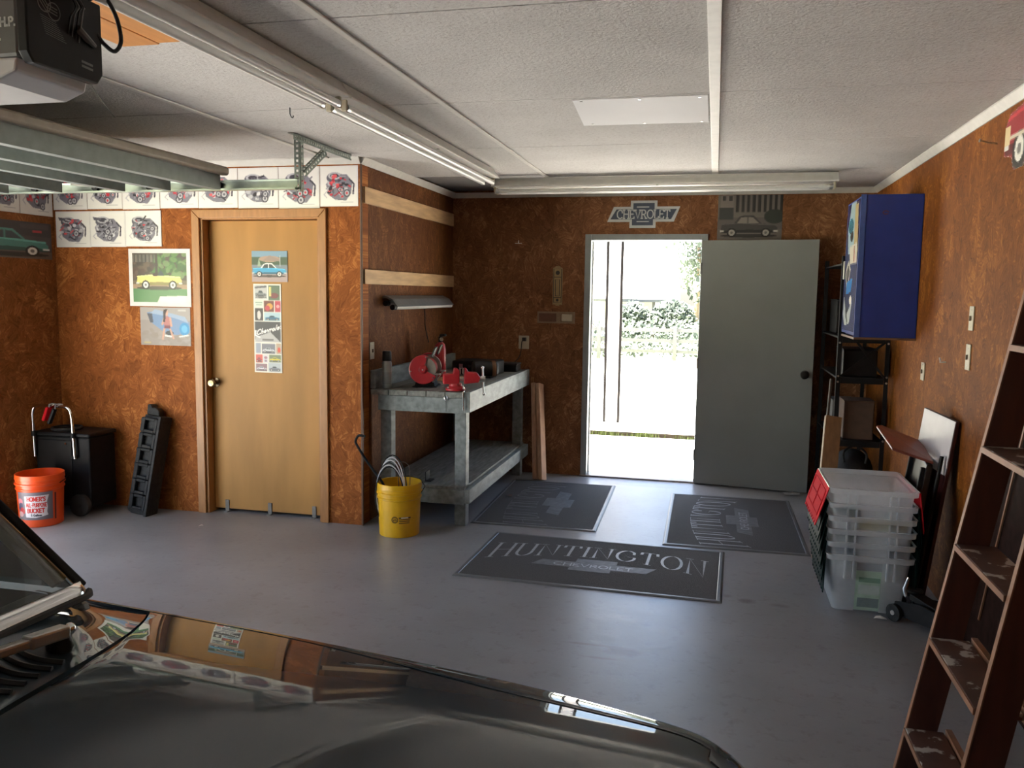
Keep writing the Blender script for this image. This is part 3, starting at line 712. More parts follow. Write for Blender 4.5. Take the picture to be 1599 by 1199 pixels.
finish('window', B(-4.3, -3.25, 34.45, 34.5, .75, 1.2), mat('house_window', (0.10, 0.12, 0.13), 0.2), ho)
finish('corner_post', B(-2.42, -2.3, 33.7, 33.8, -.14, 1.34), mat('dark_post', (0.13, 0.12, 0.11), 0.6), ho)
def bush(c, s, n, lab, grp='bushes beside the far house'):
    mb = MB(); leaves(mb, n, c, s, .11, rng)
    t = thing('bush', (c[0], c[1], -.14), lab, 'bush', grp)
    finish('foliage', mb, LEAFD, t, kind='stuff')
    st = MB(); st.cyl((c[0], c[1], -.14), (c[0], c[1], c[2]), .06, .03, 8); finish('stem', st, BARK, t)
bush((-3.1, 33.0, .60), (.72, .6, .70), 1500, 'round clipped bush in front of the pale house wall')
bush((-1.55, 32.5, .62), (.85, .6, .80), 1700, 'larger round bush at the right end of the house')
bush((-5.4, 31.5, .5), (1.0, .6, .75), 1600, 'low bush left of the white porch post')
def tree(c, h, cr, n, lab):
    t = thing('tree', (c[0], c[1], -.14), lab, 'tree', 'trees beyond the yard')
    tk = MB(); tk.tube([(c[0], c[1], -.14), (c[0]+.1, c[1], h*.35), (c[0]-.05, c[1], h*.75)], [.22, .16, .06], 8); finish('trunk', tk, BARK, t, smooth=True)
    mb = MB()
    for k in range(9):
        leaves(mb, n//9, (c[0]+rng.uniform(-.6, .6)*cr, c[1]+rng.uniform(-.5, .5)*cr, h*.62+rng.uniform(-.28, .33)*h), (cr*.55, cr*.5, h*.16), .15, rng)
    finish('crown', mb, LEAFD, t, kind='stuff')
tree((1.2, 38.5, 0), 5.0, 2.8, 3600, 'leafy tree on the right beyond the far bushes')
tree((-1.2, 57, 0), 8.5, 4.0, 3600, 'tall pale tree behind the roof of the far house')
tree((-10.5, 51, 0), 9.5, 4.2, 3400, 'tall tree left of the porch post beyond the house')
tree((5.8, 45, 0), 7.5, 3.4, 3000, 'tree at the far right of the yard behind the door')

# ------------------------------------------------------------------ the car, nose to the right
YCAR = 0.52
SIL = [(-1.42, 1.542), (-1.25, 1.541), (-1.05, 1.536), (-.80, 1.526), (-.5, 1.497), (-.3, 1.468), (-.15, 1.432), (-.03, 1.392), (.03, 1.352), (.075, 1.292), (.10, 1.21), (.118, 1.08), (.135, .85), (.142, .68), (.145, YCAR)]
def catmull(P, n=6):
    out = []
    for k in range(len(P)-1):
        p0 = P[max(k-1, 0)]; p1 = P[k]; p2 = P[k+1]; p3 = P[min(k+2, len(P)-1)]
        for i in range(n):
            t = i/n
            out.append(tuple(.5*((2*p1[a]) + (-p0[a]+p2[a])*t + (2*p0[a]-5*p1[a]+4*p2[a]-p3[a])*t*t + (-p0[a]+3*p1[a]-3*p2[a]+p3[a])*t**3) for a in range(len(p1))))
    out.append(P[-1]); return out
half = catmull(SIL, 6)
sil = half + [(x, 2*YCAR-y) for x, y in half[::-1][1:]]
NS = len(sil)
def spine(x, y):
    return (min(x, -.22), YCAR)
def gapw(x):
    return .055 + .05*math.exp(-((x+.33)/.30)**2) + (.035 if x > .04 else 0)
def topz(x, y, d):
    dy = max(0, abs(y-YCAR)-.42)
    z = .962 - .055*(x+1.05) - .21*dy*dy
    z += .010*math.exp(-((abs(y-YCAR)-.0)/.16)**2)          # faint centre ridge
    if d < .045: z -= .045 - math.sqrt(max(0, .045**2-(.045-d)**2))
    fx = x + .02
    if fx > 0: z -= .9*fx*fx
    return z
def hoodgap(y):
    return -.985 - .14*(abs(y-YCAR)/.955)**4.5
def hoodpt(k, d, lift=0.0, clip=False):
    x, y = sil[k]; sx, sy = spine(x, y); vx, vy = sx-x, sy-y; L = math.hypot(vx, vy); d = min(d, L)
    px, py = x+vx/L*d, y+vy/L*d
    if clip: px = max(px, hoodgap(py)+.0035)
    return (px, py, topz(px, py, d)+lift), L
car = thing('car', (-2.2, YCAR, 0), 'dark grey-green vintage saloon car with glossy hood nosing into the garage', 'car')
def strip(ks, ds, lift=0.0, skirt=0.02, clip=False):
    """surface between offsets ds (list of functions of k) with a down-turned edge"""
    vs = []; cols = len(ds)+2
    for k in ks:
        dd = [f(k) for f in ds]
        p, _ = hoodpt(k, dd[0], lift, clip); vs.append((p[0], p[1], p[2]-skirt))
        for d in dd: vs.append(hoodpt(k, d, lift, clip)[0])
        p, _ = hoodpt(k, dd[-1], lift, clip); vs.append((p[0], p[1], p[2]-skirt))
    fs = [(i*cols+j, i*cols+j+1, (i+1)*cols+j+1, (i+1)*cols+j) for i in range(len(ks)-1) for j in range(cols-1)]
    return vs, fs
G = lambda k: gapw(sil[k][0])
outer = [lambda k: 0.0, lambda k: .002, lambda k: .006, lambda k: .012, lambda k: .020, lambda k: .030, lambda k: .042, lambda k: .5*(.042+G(k)-.003), lambda k: G(k)-.0035]
inner = [(lambda k, t=t: G(k)+.0035 + (hoodpt(k, 9)[1]-G(k)-.0035)*t) for t in (0, .01, .03, .06, .1, .15, .22, .3, .4, .5, .6, .7, .8, .9, 1.0)]
kr = min(range(NS), key=lambda k: abs(sil[k][0]+1.16) + (0 if k < NS/2 else 9)); kn_ = min(range(NS), key=lambda k: abs(sil[k][0]-.06) + (0 if k < NS/2 else 9))
far_k = list(range(0, kn_+1)); near_k = [NS-1-k for k in far_k][::-1]; nose_k = list(range(kn_, NS-kn_))
def skin(ks, zb=.30):
    """outer side of the body below the crown"""
    vs = []; pr = [(0.0, 0.0), (.010, .03), (.022, .10), (.03, .24), (.03, .36), (.0, .44), (-.01, .58)]
    for k in ks:
        x, y = sil[k]; sx, sy = spine(x, y); L = math.hypot(sx-x, sy-y); nx, ny = -(sx-x)/L, -(sy-y)/L; z0 = topz(x, y, 0)
        for o, dz in pr: vs.append((x+nx*o, y+ny*o, z0-dz))
    m = len(pr)
    return vs, [(i*m+j, i*m+j+1, (i+1)*m+j+1, (i+1)*m+j) for i in range(len(ks)-1) for j in range(m-1)]
for ks, nm in ((far_k, 'fender'), (near_k, 'fender'), (nose_k, 'header_panel')):
    mb = MB(); mb.add(*strip(ks, outer, 0.0, 0.0)); mb.add(*skin(ks)); finish(nm, mb, CARP, car, smooth=True)
hood_k = [k for k in range(NS) if kr <= k <= NS-1-kr]
mb = MB(); mb.add(*strip(hood_k, inner, clip=True)); hood = finish('hood', mb, CARP, car, smooth=True)
# dark gutter under the hood gap
mb = MB(); vs = []
for k in range(NS):
    for d in (-.008, .008): p, _ = hoodpt(k, G(k)+d); vs.append((p[0], p[1], p[2]-.016))
mb.add(vs, [(2*k, 2*k+1, 2*k+3, 2*k+2) for k in range(NS-1)]); finish('gap_gutter', mb, BLACKM, car)
# cowl: from the hood's rear edge up to the windshield
def cowlpt(u, v):                               # u across (0 far .. 1 near), v 0 hood edge .. 1 glass
    s = (u-.5)*2; a = abs(s); y = YCAR + (-.955*s)
    xf = hoodgap(y) - .0035
    xr = -1.205 - .07*a**6 + .05*(1-a*a)
    xr = min(xr, xf-.06)
    x = xf+(xr-xf)*v
    e = max(0, abs(y-YCAR)-.42)
    z = .962+.0005 - .21*e*e + (.012+.028*(1-a**8))*v*v
    return (x, y, z)
mb = MB(); mb.grid(lambda u, v: cowlpt(u, v), 80, 10)
n0 = len(mb.v)
mb.grid(lambda u, v: tuple(Vector(cowlpt(u, 0)) + Vector((0, 0, -.02*v))), 80, 1)
mb.grid(lambda u, v: tuple(Vector(cowlpt(0, u)) + Vector((0, 0, -.02*v))), 10, 1)
cowl = finish('cowl_panel', mb, CARP, car, smooth=True)
mb = MB(); mb.box(-1.42, -1.02, YCAR-.955, YCAR+.955, .80, .87); finish('cowl_well', mb, BLACKM, car)
for i in range(12):
    y = 1.135-.030*i
    if y < YCAR+.02: break
    u_ = .5 - (y-YCAR)/(2*.955); mb = MB(); pts = []
    for j in range(11):
        p = Vector(cowlpt(u_ + .006*math.sin(j*.3), .13+.60*j/10)); pts.append(p + Vector((0, 0, .0015)))
    mb.tube(pts, .0060, 6); finish('cowl_vent_slot', mb, BLACK, cowl, smooth=True)
# windshield, its trim and pillars
BASE = [(-1.235, 1.412, .972), (-1.213, 1.385, .974), (-1.203, 1.33, .980), (-1.188, 1.165, .99), (-1.165, .9, 1.0), (-1.155, YCAR, 1.004)]
TOP = [(-1.525, 1.245, 1.385), (-1.515, 1.225, 1.39), (-1.505, 1.18, 1.395), (-1.485, 1.05, 1.402), (-1.455, .8, 1.408), (-1.445, YCAR, 1.41)]
mir = lambda P: P + [(x, 2*YCAR-y, z) for x, y, z in P[::-1][1:]]
base = catmull(mir(BASE), 6); top = catmull(mir(TOP), 6)
NB = len(base)
lerp = lambda a, b, t: tuple(a[i]+(b[i]-a[i])*t for i in range(3))
mb = MB(); mb.grid(lambda u, v: lerp(base[round(u*(NB-1))], top[round(u*(NB-1))], v), NB-1, 6); finish('windshield', mb, GLASS, car, smooth=True)
def off(P, dx, dz): return [(x+dx, y, z+dz) for x, y, z in P]
fl = MB(); vs = []
for p in base:
    for dx, dz in ((-.014, .014), (.002, .012), (.012, .002), (.016, -.008)): vs.append((p[0]+dx, p[1], p[2]+dz))
fl.add(vs, [(i*4+j, i*4+j+1, (i+1)*4+j+1, (i+1)*4+j) for i in range(NB-1) for j in range(3)]); finish('windshield_trim', fl, CHROME, car, smooth=True, label='bright chrome strip along the foot of the windshield')
mb = MB(); mb.tube(off(base, .021, -.006), .007, 6); finish('rubber_gasket', mb, RUBBER, car, smooth=True)
for sgn in (1, -1):
    my = lambda y: y if sgn > 0 else 2*YCAR-y
    a = Vector((-1.238, my(1.425), .968)); b = Vector((-1.535, my(1.256), 1.39))
    mb = MB(); mb.beam(a, b, .013, .018, (0, sgn, .3)); finish('pillar', mb, BLACKM, car, bevel=.004)
    mb = MB(); mb.beam(a+Vector((-.035, -.022*sgn, .012)), b+Vector((-.035, -.022*sgn, 0)), .038, .022, (0, sgn, .3)); finish('pillar_lining', mb, mat('tan_pillar_lining', (0.32, 0.22, 0.07), 0.55), car, bevel=.006)
# wipers
for yp, yt in ((1.178, .70), (.42, -.06)):
    pz = .985
    mb = MB(); mb.lathe([(0, 0), (.020, 0), (.022, .012), (.014, .03), (0, .032)], (-1.078, yp, .955), (.25, 0, 1), 16)
    wz = finish('wiper_pivot', mb, BLACKM, car, smooth=True)
    mb = MB(); mb.beam((-1.068, yp+.006, pz+.004), (-1.135, yt, 1.028), .020, .016); mb.beam((-1.068, yp+.006, pz+.004), (-1.076, yp-.07, pz+.012), .026, .022)
    finish('wiper_arm', mb, STEEL, wz, bevel=.004)
    mb = MB(); mb.ball((-1.066, yp+.012, pz+.005), .011, 12, 8); finish('wiper_cap', mb, CHROME, wz, smooth=True)
    mb = MB(); mb.beam((-1.178, yt+.38, 1.018), (-1.168, yt-.12, 1.026), .012, .014); finish('wiper_blade', mb, RUBBER, wz)
# rest of the body, outside the frame but needed for light, shade and reflections
roof_pr = [(-1.50, .70, 1.392), (-1.62, .73, 1.43), (-2.1, .74, 1.455), (-2.6, .74, 1.44), (-2.95, .71, 1.40)]
mb = MB()
def roofpt(u, v):
    k = u*(len(roof_pr)-1); i = min(int(k), len(roof_pr)-2); t = k-i; x, hw, z = lerp(roof_pr[i], roof_pr[i+1], t); s = (v-.5)*2
    return (x, YCAR+hw*s, z-.035*abs(s)**4)
mb.grid(roofpt, 24, 20); finish('roof', mb, CARP, car, smooth=True, thick=.02)
mb = MB(); vs = []
sec = [(-1.42, 1.542, .92), (-2.4, 1.545, .915), (-3.2, 1.545, .92), (-4.0, 1.50, .90), (-4.42, 1.36, .86), (-4.50, 1.0, .84), (-4.52, YCAR, .84)]
ss = catmull(sec, 5); ss = ss + [(x, 2*YCAR-y, z) for x, y, z in ss[::-1][1:]]
for x, y, z in ss:
    for o, zz_ in ((-.06, z+.0), (0, z-.03), (.0, z-.1), (.03, .62), (.03, .5), (-.01, .30)):
        nx = 0; ny = 1 if y > YCAR else -1
        if x < -4.3: nx, ny = -1, ny*.3 if abs(y-YCAR) > .1 else 0
        vs.append((x+nx*o, y+ny*o, zz_))
mb.add(vs, [(i*6+j, i*6+j+1, (i+1)*6+j+1, (i+1)*6+j) for i in range(len(ss)-1) for j in range(5)]); finish('rear_body', mb, CARP, car, smooth=True)
mb = MB(); mb.grid(lambda u, v: (-3.35-1.12*u, YCAR+(.97-.12*u)*(2*v-1), .925-.06*u*u-.02*abs(2*v-1)**4), 10, 10); finish('trunk_lid', mb, CARP, car, smooth=True)
mb = MB(); mb.grid(lambda u, v: lerp((-3.35, YCAR+.86*(2*v-1), .93), (-2.95, YCAR+.70*(2*v-1), 1.40), u), 6, 8); finish('rear_window', mb, GLASS, car, smooth=True)
for sgn in (1, -1):
    mb = MB(); mb.beam((-2.95, YCAR+sgn*.73, 1.40), (-3.35, YCAR+sgn*.90, .92), .05, .10, (1, 0, 0)); mb.beam((-2.2, YCAR+sgn*.76, 1.43), (-2.25, YCAR+sgn*.98, .92), .03, .06, (1, 0, 0)); finish('rear_pillar', mb, CARP, car)
    for x in (-.52, -3.45):
        mb = MB(); mb.lathe([(.20, -.09), (.30, -.10), (.335, -.07), (.335, .07), (.30, .10), (.20, .09)], (x, YCAR+sgn*.78, .335), (0, 1, 0), 32)
        ty = finish('wheel', mb, RUBBER, car, smooth=True)
        mb = MB(); mb.lathe([(0, .07), (.06, .085), (.13, .06), (.19, .075), (.20, .06)], (x, YCAR+sgn*.78, .335), (0, sgn, 0), 28); finish('hub_cap', mb, CHROME, ty, smooth=True)
for sgn in (1, -1):
    mb = MB(); mb.grid(lambda u, v: (-1.32-1.63*u-(.20-.15*u)*v*1.0, YCAR+sgn*(.975-.235*v), .93+.46*v), 6, 4); finish('side_window', mb, GLASS, car, smooth=True)
mb = MB(); mb.box(-1.36, -1.20, YCAR-.90, YCAR+.90, .62, .955); finish('dashboard', mb, mat('dark_dash_vinyl', (0.03, 0.035, 0.035), 0.6), car, bevel=.03)
for x in (-2.1, -3.05):
    st = MB(); st.box(x-.25, x+.25, YCAR-.68, YCAR+.68, .42, .62); s_ = finish('bench_seat', st, mat('seat_vinyl', (0.05, 0.055, 0.055), 0.5), car, bevel=.04)
    st = MB(); st.M = rot(0, 'Y', -.22, (x-.25, 0, .6)); st.box(x-.33, x-.20, YCAR-.68, YCAR+.68, .58, 1.06); finish('seat_back', st, MATS['seat_vinyl'], car, bevel=.04)
mb = MB(); mb.box(-4.3, -.1, YCAR-.9, YCAR+.9, .26, .30); finish('underbody', mb, BLACKM, car)
mb = MB(); mb.tube([(-1.62+.05*math.cos(t*PI/12), YCAR+.40+.19*math.sin(t*PI/12), .98+.18*math.cos(t*PI/12)) for t in range(24)], .011, 8, True); mb.beam((-1.60, YCAR+.40, .98), (-1.33, YCAR+.40, .86), .05, .05); finish('steering_wheel', mb, BLACK, car, smooth=True)
mb = MB(); vs = []
for k in range(12):
    pass
mb.box(.10, .135, YCAR-.62, YCAR+.62, .50, .74); gl_ = finish('grille', mb, BLACKM, car)
for z in (.53, .57, .61, .65, .69): finish('grille_bar', B(.135, .15, YCAR-.62, YCAR+.62, z, z+.012), CHROME, gl_)
bp_ = MB(); bp_.tube([(.02, YCAR-.93, .42), (.12, YCAR-.80, .42), (.185, YCAR-.4, .42), (.20, YCAR, .42), (.185, YCAR+.4, .42), (.12, YCAR+.80, .42), (.02, YCAR+.93, .42)], .055, 12); finish('bumper', bp_, CHROME, car, smooth=True)
for sgn in (1, -1):
    mb = MB(); mb.lathe([(0, .02), (.06, .012), (.082, 0), (.092, .005), (.092, -.05)], (.135, YCAR+sgn*.74, .63), (1, 0, 0), 24); finish('headlamp', mb, CHROME, car, smooth=True)

# ------------------------------------------------------------------ overhead door, its track and the opener
gd = thing('overhead_door', (-3.65, 1.8, 2.22), 'grey ribbed overhead garage door raised under the ceiling at left', 'garage door')
DY0, DY1 = -.62, 4.335
sx = [-2.715, -3.18, -3.645, -4.11, -4.575]
for i in range(4):
    finish('door_section', B(sx[i+1]+.002, sx[i]-.002, DY0, DY1, 2.222, 2.244), DOORGREY, gd, bevel=.002)
lip = MB(); lip.prism([(-2.735, 2.215), (-2.700, 2.215), (-2.690, 2.225), (-2.690, 2.252), (-2.702, 2.262), (-2.735, 2.262)], lambda u, v: (u, DY0-.004, v), lambda u, v: (u, DY1+.006, v))
finish('top_lip', lip, DOORTAN, gd, bevel=.004, label='tan rounded top edge of the raised door')
for x in (-2.74, -3.06, -3.36, -3.79, -4.17, -4.52):
    r_ = MB(); r_.box(x-.045, x-.041, DY0, DY1-.01, 2.135, 2.2215); r_.box(x-.041, x+.004, DY0, DY1-.01, 2.135, 2.139); r_.box(x, x+.004, DY0, DY1-.01, 2.139, 2.2215)
    finish('stiffener_rib', r_, DOORGREY, gd)
for x in (-2.80, -3.25, -3.62, -4.05):
    r_ = MB(); r_.cyl((x, DY1-.09, 2.172), (x, 4.40, 2.172), .006, n=8); r_.box(x-.03, x+.03, DY1-.10, DY1-.03, 2.165, 2.2215)
    q = finish('roller_hinge', r_, STEEL, gd)
    r_ = MB(); r_.cyl((x, 4.392, 2.172), (x, 4.410, 2.172), .022, n=18); finish('roller', r_, BLACK, q, smooth=True)
def holed(mb, p0, p1, across, wdt, n, t=.003):
    """flat perforated bar: two edges and cross pieces between real holes"""
    p0 = Vector(p0); p1 = Vector(p1); a = Vector(across).normalized(); d = (p1-p0); L = d.length; d.normalize(); nn = d.cross(a)
    def slab(s0, s1, a0, a1):
        vs = [p0+d*s+a*q+nn*k for k in (0, t) for s, q in ((s0, a0), (s1, a0), (s1, a1), (s0, a1))]
        mb.add(vs, [(0, 3, 2, 1), (4, 5, 6, 7), (0, 1, 5, 4), (1, 2, 6, 5), (2, 3, 7, 6), (3, 0, 4, 7)])
    slab(0, L, 0, wdt*.3); slab(0, L, wdt*.7, wdt)
    pitch = L/n
    for k in range(n): slab(k*pitch, k*pitch+pitch*.52, wdt*.3, wdt*.7)
tr = thing('door_track', (-3.4, 4.41, 2.13), 'galvanized overhead door track hung from a perforated angle bracket', 'door track')
GALVD = mat('galvanized_track', (0.40, 0.45, 0.41), 0.3, metal=0.8, var=0.1)
r_ = MB(); r_.box(-4.30, -2.31, 4.384, 4.386, 2.143, 2.15); r_.box(-4.30, -2.31, 4.384, 4.420, 2.140, 2.1425); r_.box(-4.30, -2.31, 4.418, 4.4205, 2.1425, 2.198); r_.box(-4.30, -2.31, 4.392, 4.418, 2.1955, 2.198)
finish('horizontal_track', r_, GALVD, tr)
cv = MB(); pts = [(-4.30-.25*math.sin(t*PI/20), 4.402, 2.17-.25*(1-math.cos(t*PI/20))) for t in range(11)] + [(-4.55, 4.402, .05)]
for a, b in zip(pts[:-1], pts[1:]): cv.beam(a, b, .05, .02, (0, 1, 0) if False else (1, 0, .01) if a[2]-b[2] > .1 else (.3, 0, 1))
finish('curved_track', cv, GALVD, tr)
ag = MB(); holed(ag, (-2.282, 4.33, 2.437), (-2.282, 5.085, 2.437), (0, 0, -1), .036, 28); holed(ag, (-2.318, 4.33, 2.437), (-2.318, 5.085, 2.437), (1, 0, 0), .036, 28)
finish('ceiling_angle', ag, GALV, tr, label='perforated steel angle screwed flat to the ceiling')
ag = MB(); holed(ag, (-2.330, 4.424, 2.43), (-2.330, 4.424, 2.13), (1, 0, 0), .036, 11); holed(ag, (-2.294, 4.424, 2.43), (-2.294, 4.424, 2.13), (0, 1, 0), .034, 11); finish('hanger_strut', ag, GALV, tr)
ag = MB(); holed(ag, (-2.285, 4.72, 2.41), (-2.290, 4.455, 2.245), (0, .5, -.8), .034, 10); holed(ag, (-2.285, 4.72, 2.41), (-2.290, 4.455, 2.245), (-1, 0, 0), .030, 10); finish('diagonal_brace', ag, GALV, tr)

op = thing('door_opener', (-1.82, 1.86, 2.2), 'grey and black garage door opener hanging above the car at top left', 'door opener')
OY0, OY1, OZ0, OZ1 = 1.735, 1.975, 2.118, 2.305
finish('housing', B(-2.10, -1.622, OY0, OY1, OZ0+.0, OZ1), OPENERG, op, bevel=.01)
bk = MB(); bk.prism([(OY0-.006, OZ0+.012), (OY0+.012, OZ0-.012), (OY1-.014, OZ0-.012), (OY1+.006, OZ0+.015), (OY1+.006, OZ1+.006), (OY0-.006, OZ1+.006)], lambda u, v: (-1.621, u, v), lambda u, v: (-1.592, u, v))
bkp = finish('end_plate', bk, BLACK, op, bevel=.004, label='black end plate with round symbols')
FE = lambda u, v, h: (-1.5915+h, u, v)
pr_ = MB()
for cy, cz in ((1.785, 2.255), (1.815, 2.243)):
    pr_.lathe([(.019, 0), (.0215, 0), (.0215, .0004), (.019, .0004)], (-1.5915, cy, cz), (1, 0, 0), 24, True)
for q in (-.008, 0, .008): stroke_mesh(pr_, [[(1.785-.012+q*.3, 2.255+.010+q), (1.785+.010+q*.3, 2.255-.012+q)]], .003, FE, .0004)
for q in range(3): stroke_mesh(pr_, [[(1.80-.008, 2.246-.006+q*.007), (1.825, 2.242-.006+q*.007)]], .0025, FE, .0004)
for z, a, b in ((2.150, 1.905, 1.94), (2.139, 1.905, 1.94)): stroke_mesh(pr_, [[(a, z), (b, z-.002)]], .006, FE, .0005)
for q in range(9): stroke_mesh(pr_, [[(1.77+.002*q, 2.225-.005*q), (1.82+.004*q, 2.219-.005*q)]], .0012, FE, .0004)
finish('symbols', pr_, mat('grey_ink', (0.20, 0.20, 0.19), 0.5), bkp)
ln = MB(); ln.prism([(-2.34, OZ0+.002), (-1.632, OZ0+.002), (-1.64, OZ0-.03), (-1.70, OZ0-.052), (-2.30, OZ0-.052)], lambda u, v: (u, OY0+.004, v), lambda u, v: (u, OY1-.004, v)); finish('lamp_lens', ln, LENS, op, bevel=.006)
tx = MB(); st, wt_ = text_strokes('H.P.'); hh_ = .019
stroke_mesh(tx, [[(px*hh_, py*hh_) for px, py in l] for l in st], .005, lambda u, v, h: (-1.672+u, OY0-.0005-h, 2.190+v), .0004)
tx2 = MB(); stroke_mesh(tx2, [[(-.012, -.028), (.006, -.028)]], .006, lambda u, v, h: (-1.680+u, OY0-.0005-h, 2.188+v), .0004)
finish('lettering', tx, mat('pale_ink', (0.42, 0.42, 0.40), 0.5), op); finish('small_print', tx2, MATS['pale_ink'], op)
wr = MB()
wr.tube(catmull([(-1.60, 1.93, 2.30), (-1.585, 1.975, 2.335), (-1.58, 2.02, 2.30), (-1.58, 2.04, 2.24), (-1.585, 2.02, 2.205), (-1.59, 1.985, 2.215), (-1.595, 1.965, 2.235)], 6), .0055, 8)
wr.tube(catmull([(-1.60, 1.955, 2.28), (-1.60, 1.93, 2.36), (-1.62, 1.90, 2.437)], 6), .0055, 8)
finish('power_cord', wr, RUBBER, op, smooth=True)
for k in range(4):
    wr = MB(); wr.tube(catmull([(-1.592, 1.86+.012*k, 2.205-.004*k), (-1.575, 1.85+.015*k, 2.24+.01*k), (-1.58, 1.875+.01*k, 2.28), (-1.60, 1.84+.02*k, 2.33), (-1.62, 1.84+.03*k, 2.437)], 5), .0022, 6); finish('bell_wire', wr, mat('dull_wire', (0.10, 0.095, 0.09), 0.5) if k % 2 else RUBBER, op, smooth=True)
wr = MB(); wr.tube([(-1.585, 1.885, 2.225), (-1.583, 1.915, 2.208), (-1.585, 1.945, 2.197)], [.010, .009, .006], 8); finish('wire_splice', wr, mat('grey_tape', (0.12, 0.115, 0.105), 0.5), op, smooth=True)
hg = MB(); hg.beam((-1.75, OY0+.03, OZ1), (-1.75, OY0-.02, ZC-.03), .03, .003, (1, 0, 0)); hg.beam((-1.75, OY1-.03, OZ1), (-1.75, OY1+.02, ZC-.03), .03, .003, (1, 0, 0)); finish('hanger_strap', hg, GALV, op)
rl = MB(); rl.beam((-2.11, 1.855, 2.262), (-4.55, 1.855, 2.262), .035, .025); finish('drive_rail', rl, BLACKM, op)
an = MB(); an.tube(catmull([(-1.62, 1.965, 2.112), (-1.63, 2.01, 2.085), (-1.66, 2.08, 2.07), (-1.71, 2.17, 2.068)], 6), .0012, 5); finish('antenna_wire', an, BLACK, op)
py_ = thing('plywood_backing', (-1.83, 1.9, 2.41), 'orange plywood boards on the ceiling above the opener', 'plywood')
finish('plywood_board', B(-2.03, -1.885, 1.1, 2.63, 2.408, 2.4305), PLY, py_, bevel=.002)
finish('plywood_board', B(-1.878, -1.79, 1.1, 2.615, 2.408, 2.4305), PLY, py_, bevel=.002)

# ------------------------------------------------------------------ fluorescent fixtures
def fixture(c, L, along, label):
    """strip light, centre c on the ceiling, length L"""
    t = thing('fluorescent_fixture', c, label, 'light fixture', 'bare tube strip lights on the ceiling')
    M = Matrix.Translation(c) @ (Matrix.Identity(4) if along == 'y' else Matrix.Rotation(-PI/2, 4, 'Z'))
    h = L/2
    m_ = MB(); m_.M = M
    pr = [(-.034, 0), (.034, 0), (.046, -.022), (.074, -.058), (.074, -.066), (-.074, -.066), (-.074, -.058), (-.046, -.022)]
    m_.prism(pr, lambda u, v: (u, -h, v), lambda u, v: (u, h, v)); finish('housing', m_, WHITE, t, bevel=.002)
    for s in (-1, 1):
        m_ = MB(); m_.M = M; m_.prism(pr, lambda u, v: (u*1.03, s*h-.002, v*1.02), lambda u, v: (u*1.03, s*h+.002, v*1.02)); finish('end_plate', m_, WHITE, t, bevel=.001)
        m_ = MB(); m_.M = M; m_.cyl((s*.034, -h+.028, -.096), (s*.034, h-.028, -.096), .0165, n=18); tb = finish('tube', m_, TUBE, t, smooth=True)
        for q in (-1, 1):
            m_ = MB(); m_.M = M; m_.cyl((s*.034, q*(h-.028), -.096), (s*.034, q*(h-.055), -.096), .0172, n=18); finish('tube_cap', m_, STEEL, tb, smooth=True)
            m_ = MB(); m_.M = M; m_.box(s*.034-.013, s*.034+.013, q*(h-.027), q*(h-.012), -.112, -.066); finish('socket', m_, IVORY, t, bevel=.004)
    m_ = MB(); m_.M = M; m_.lathe([(.0, -.006), (.008, -.006), (.008, .0)], (.04, 0, -.0665), (0, 0, 1), 10); finish('mounting_nut', m_, STEEL, t)
    return t
fixture((-1.56, 4.535, ZC-.0095), 2.44, 'y', 'long double tube strip light running from the ceiling middle to the far one')
fixture((-1.56, 2.075, ZC-.0095), 2.44, 'y', 'double tube strip light nearest the viewer, beside the plywood and opener')
fixture((-.437, 6.265, ZC-.0095), 2.44, 'x', 'double tube strip light across the ceiling above the open grey door')

# ceiling patch, hooks
pt = thing('ceiling_patch', (-.36, 4.12, 2.43), 'bright white sheet screwed to the ceiling as a patch', 'ceiling patch')
finish('patch_sheet', MB().prism([(-.656, 3.835), (-.066, 3.835), (-.066, 4.42), (-.69, 4.405)], lambda u, v: (u, v, 2.4365), lambda u, v: (u, v, 2.4395)), mat('glossy_white_sheet', (0.76, 0.76, 0.75), 0.6, spec=0.08, var=0.03, scale=2), pt)
for x, y in ((-.62, 3.86), (-.36, 3.86), (-.10, 3.86), (-.64, 4.37), (-.38, 4.38), (-.10, 4.385)):
    m_ = MB(); m_.cyl((x, y, 2.4365), (x, y, 2.434), .006, n=10); finish('screw', m_, STEEL, pt)
m_ = MB(); m_.tube([(-2.0, 3.76, ZC), (-2.0, 3.76, ZC-.03), (-1.995, 3.765, ZC-.045), (-1.985, 3.76, ZC-.048), (-1.98, 3.755, ZC-.04)], .0025, 6)
tag(finish('ceiling_hook', m_, BLACKM, loc=(-2.0, 3.76, ZC-.045)), 'small dark wire hook hanging from the ceiling', 'hook')

# ------------------------------------------------------------------ pictures on the walls
names = ['first engine picture from the wall corner, red valve covers, beside the brown side wall', 'second engine picture from the corner, behind the perforated hanger strut', 'third engine picture from the corner, mostly grey chrome engine, above the door casing',
         'fourth engine picture from the corner, half hidden by the raised door edge', 'fifth engine picture from the corner, above the left end of the wooden door', 'sixth engine picture in the top row, partly behind the door ribs', 'seventh engine picture in the top row, low strip showing under the ribs', 'leftmost engine picture in the top row of the door wall']
ub = [-2.284, -2.556, -2.856, -3.157, -3.458, -3.758, -4.058, -4.345, -4.628]
reds = [.35, .5, .05, .45, .3, .3, .5, .4]
for i in range(8):
    dv = [.0, -.012, -.006, -.002, 0, -.004, 0, -.003][i]
    poster('engine_poster', FY, ub[i+1]+.002, ub[i]-.002, 2.128+dv, 2.388, art_engine(11+i, reds[i]), names[i], 'poster', 'engine pictures under the ceiling', d=.003+.0012*(i % 2), border=.008)
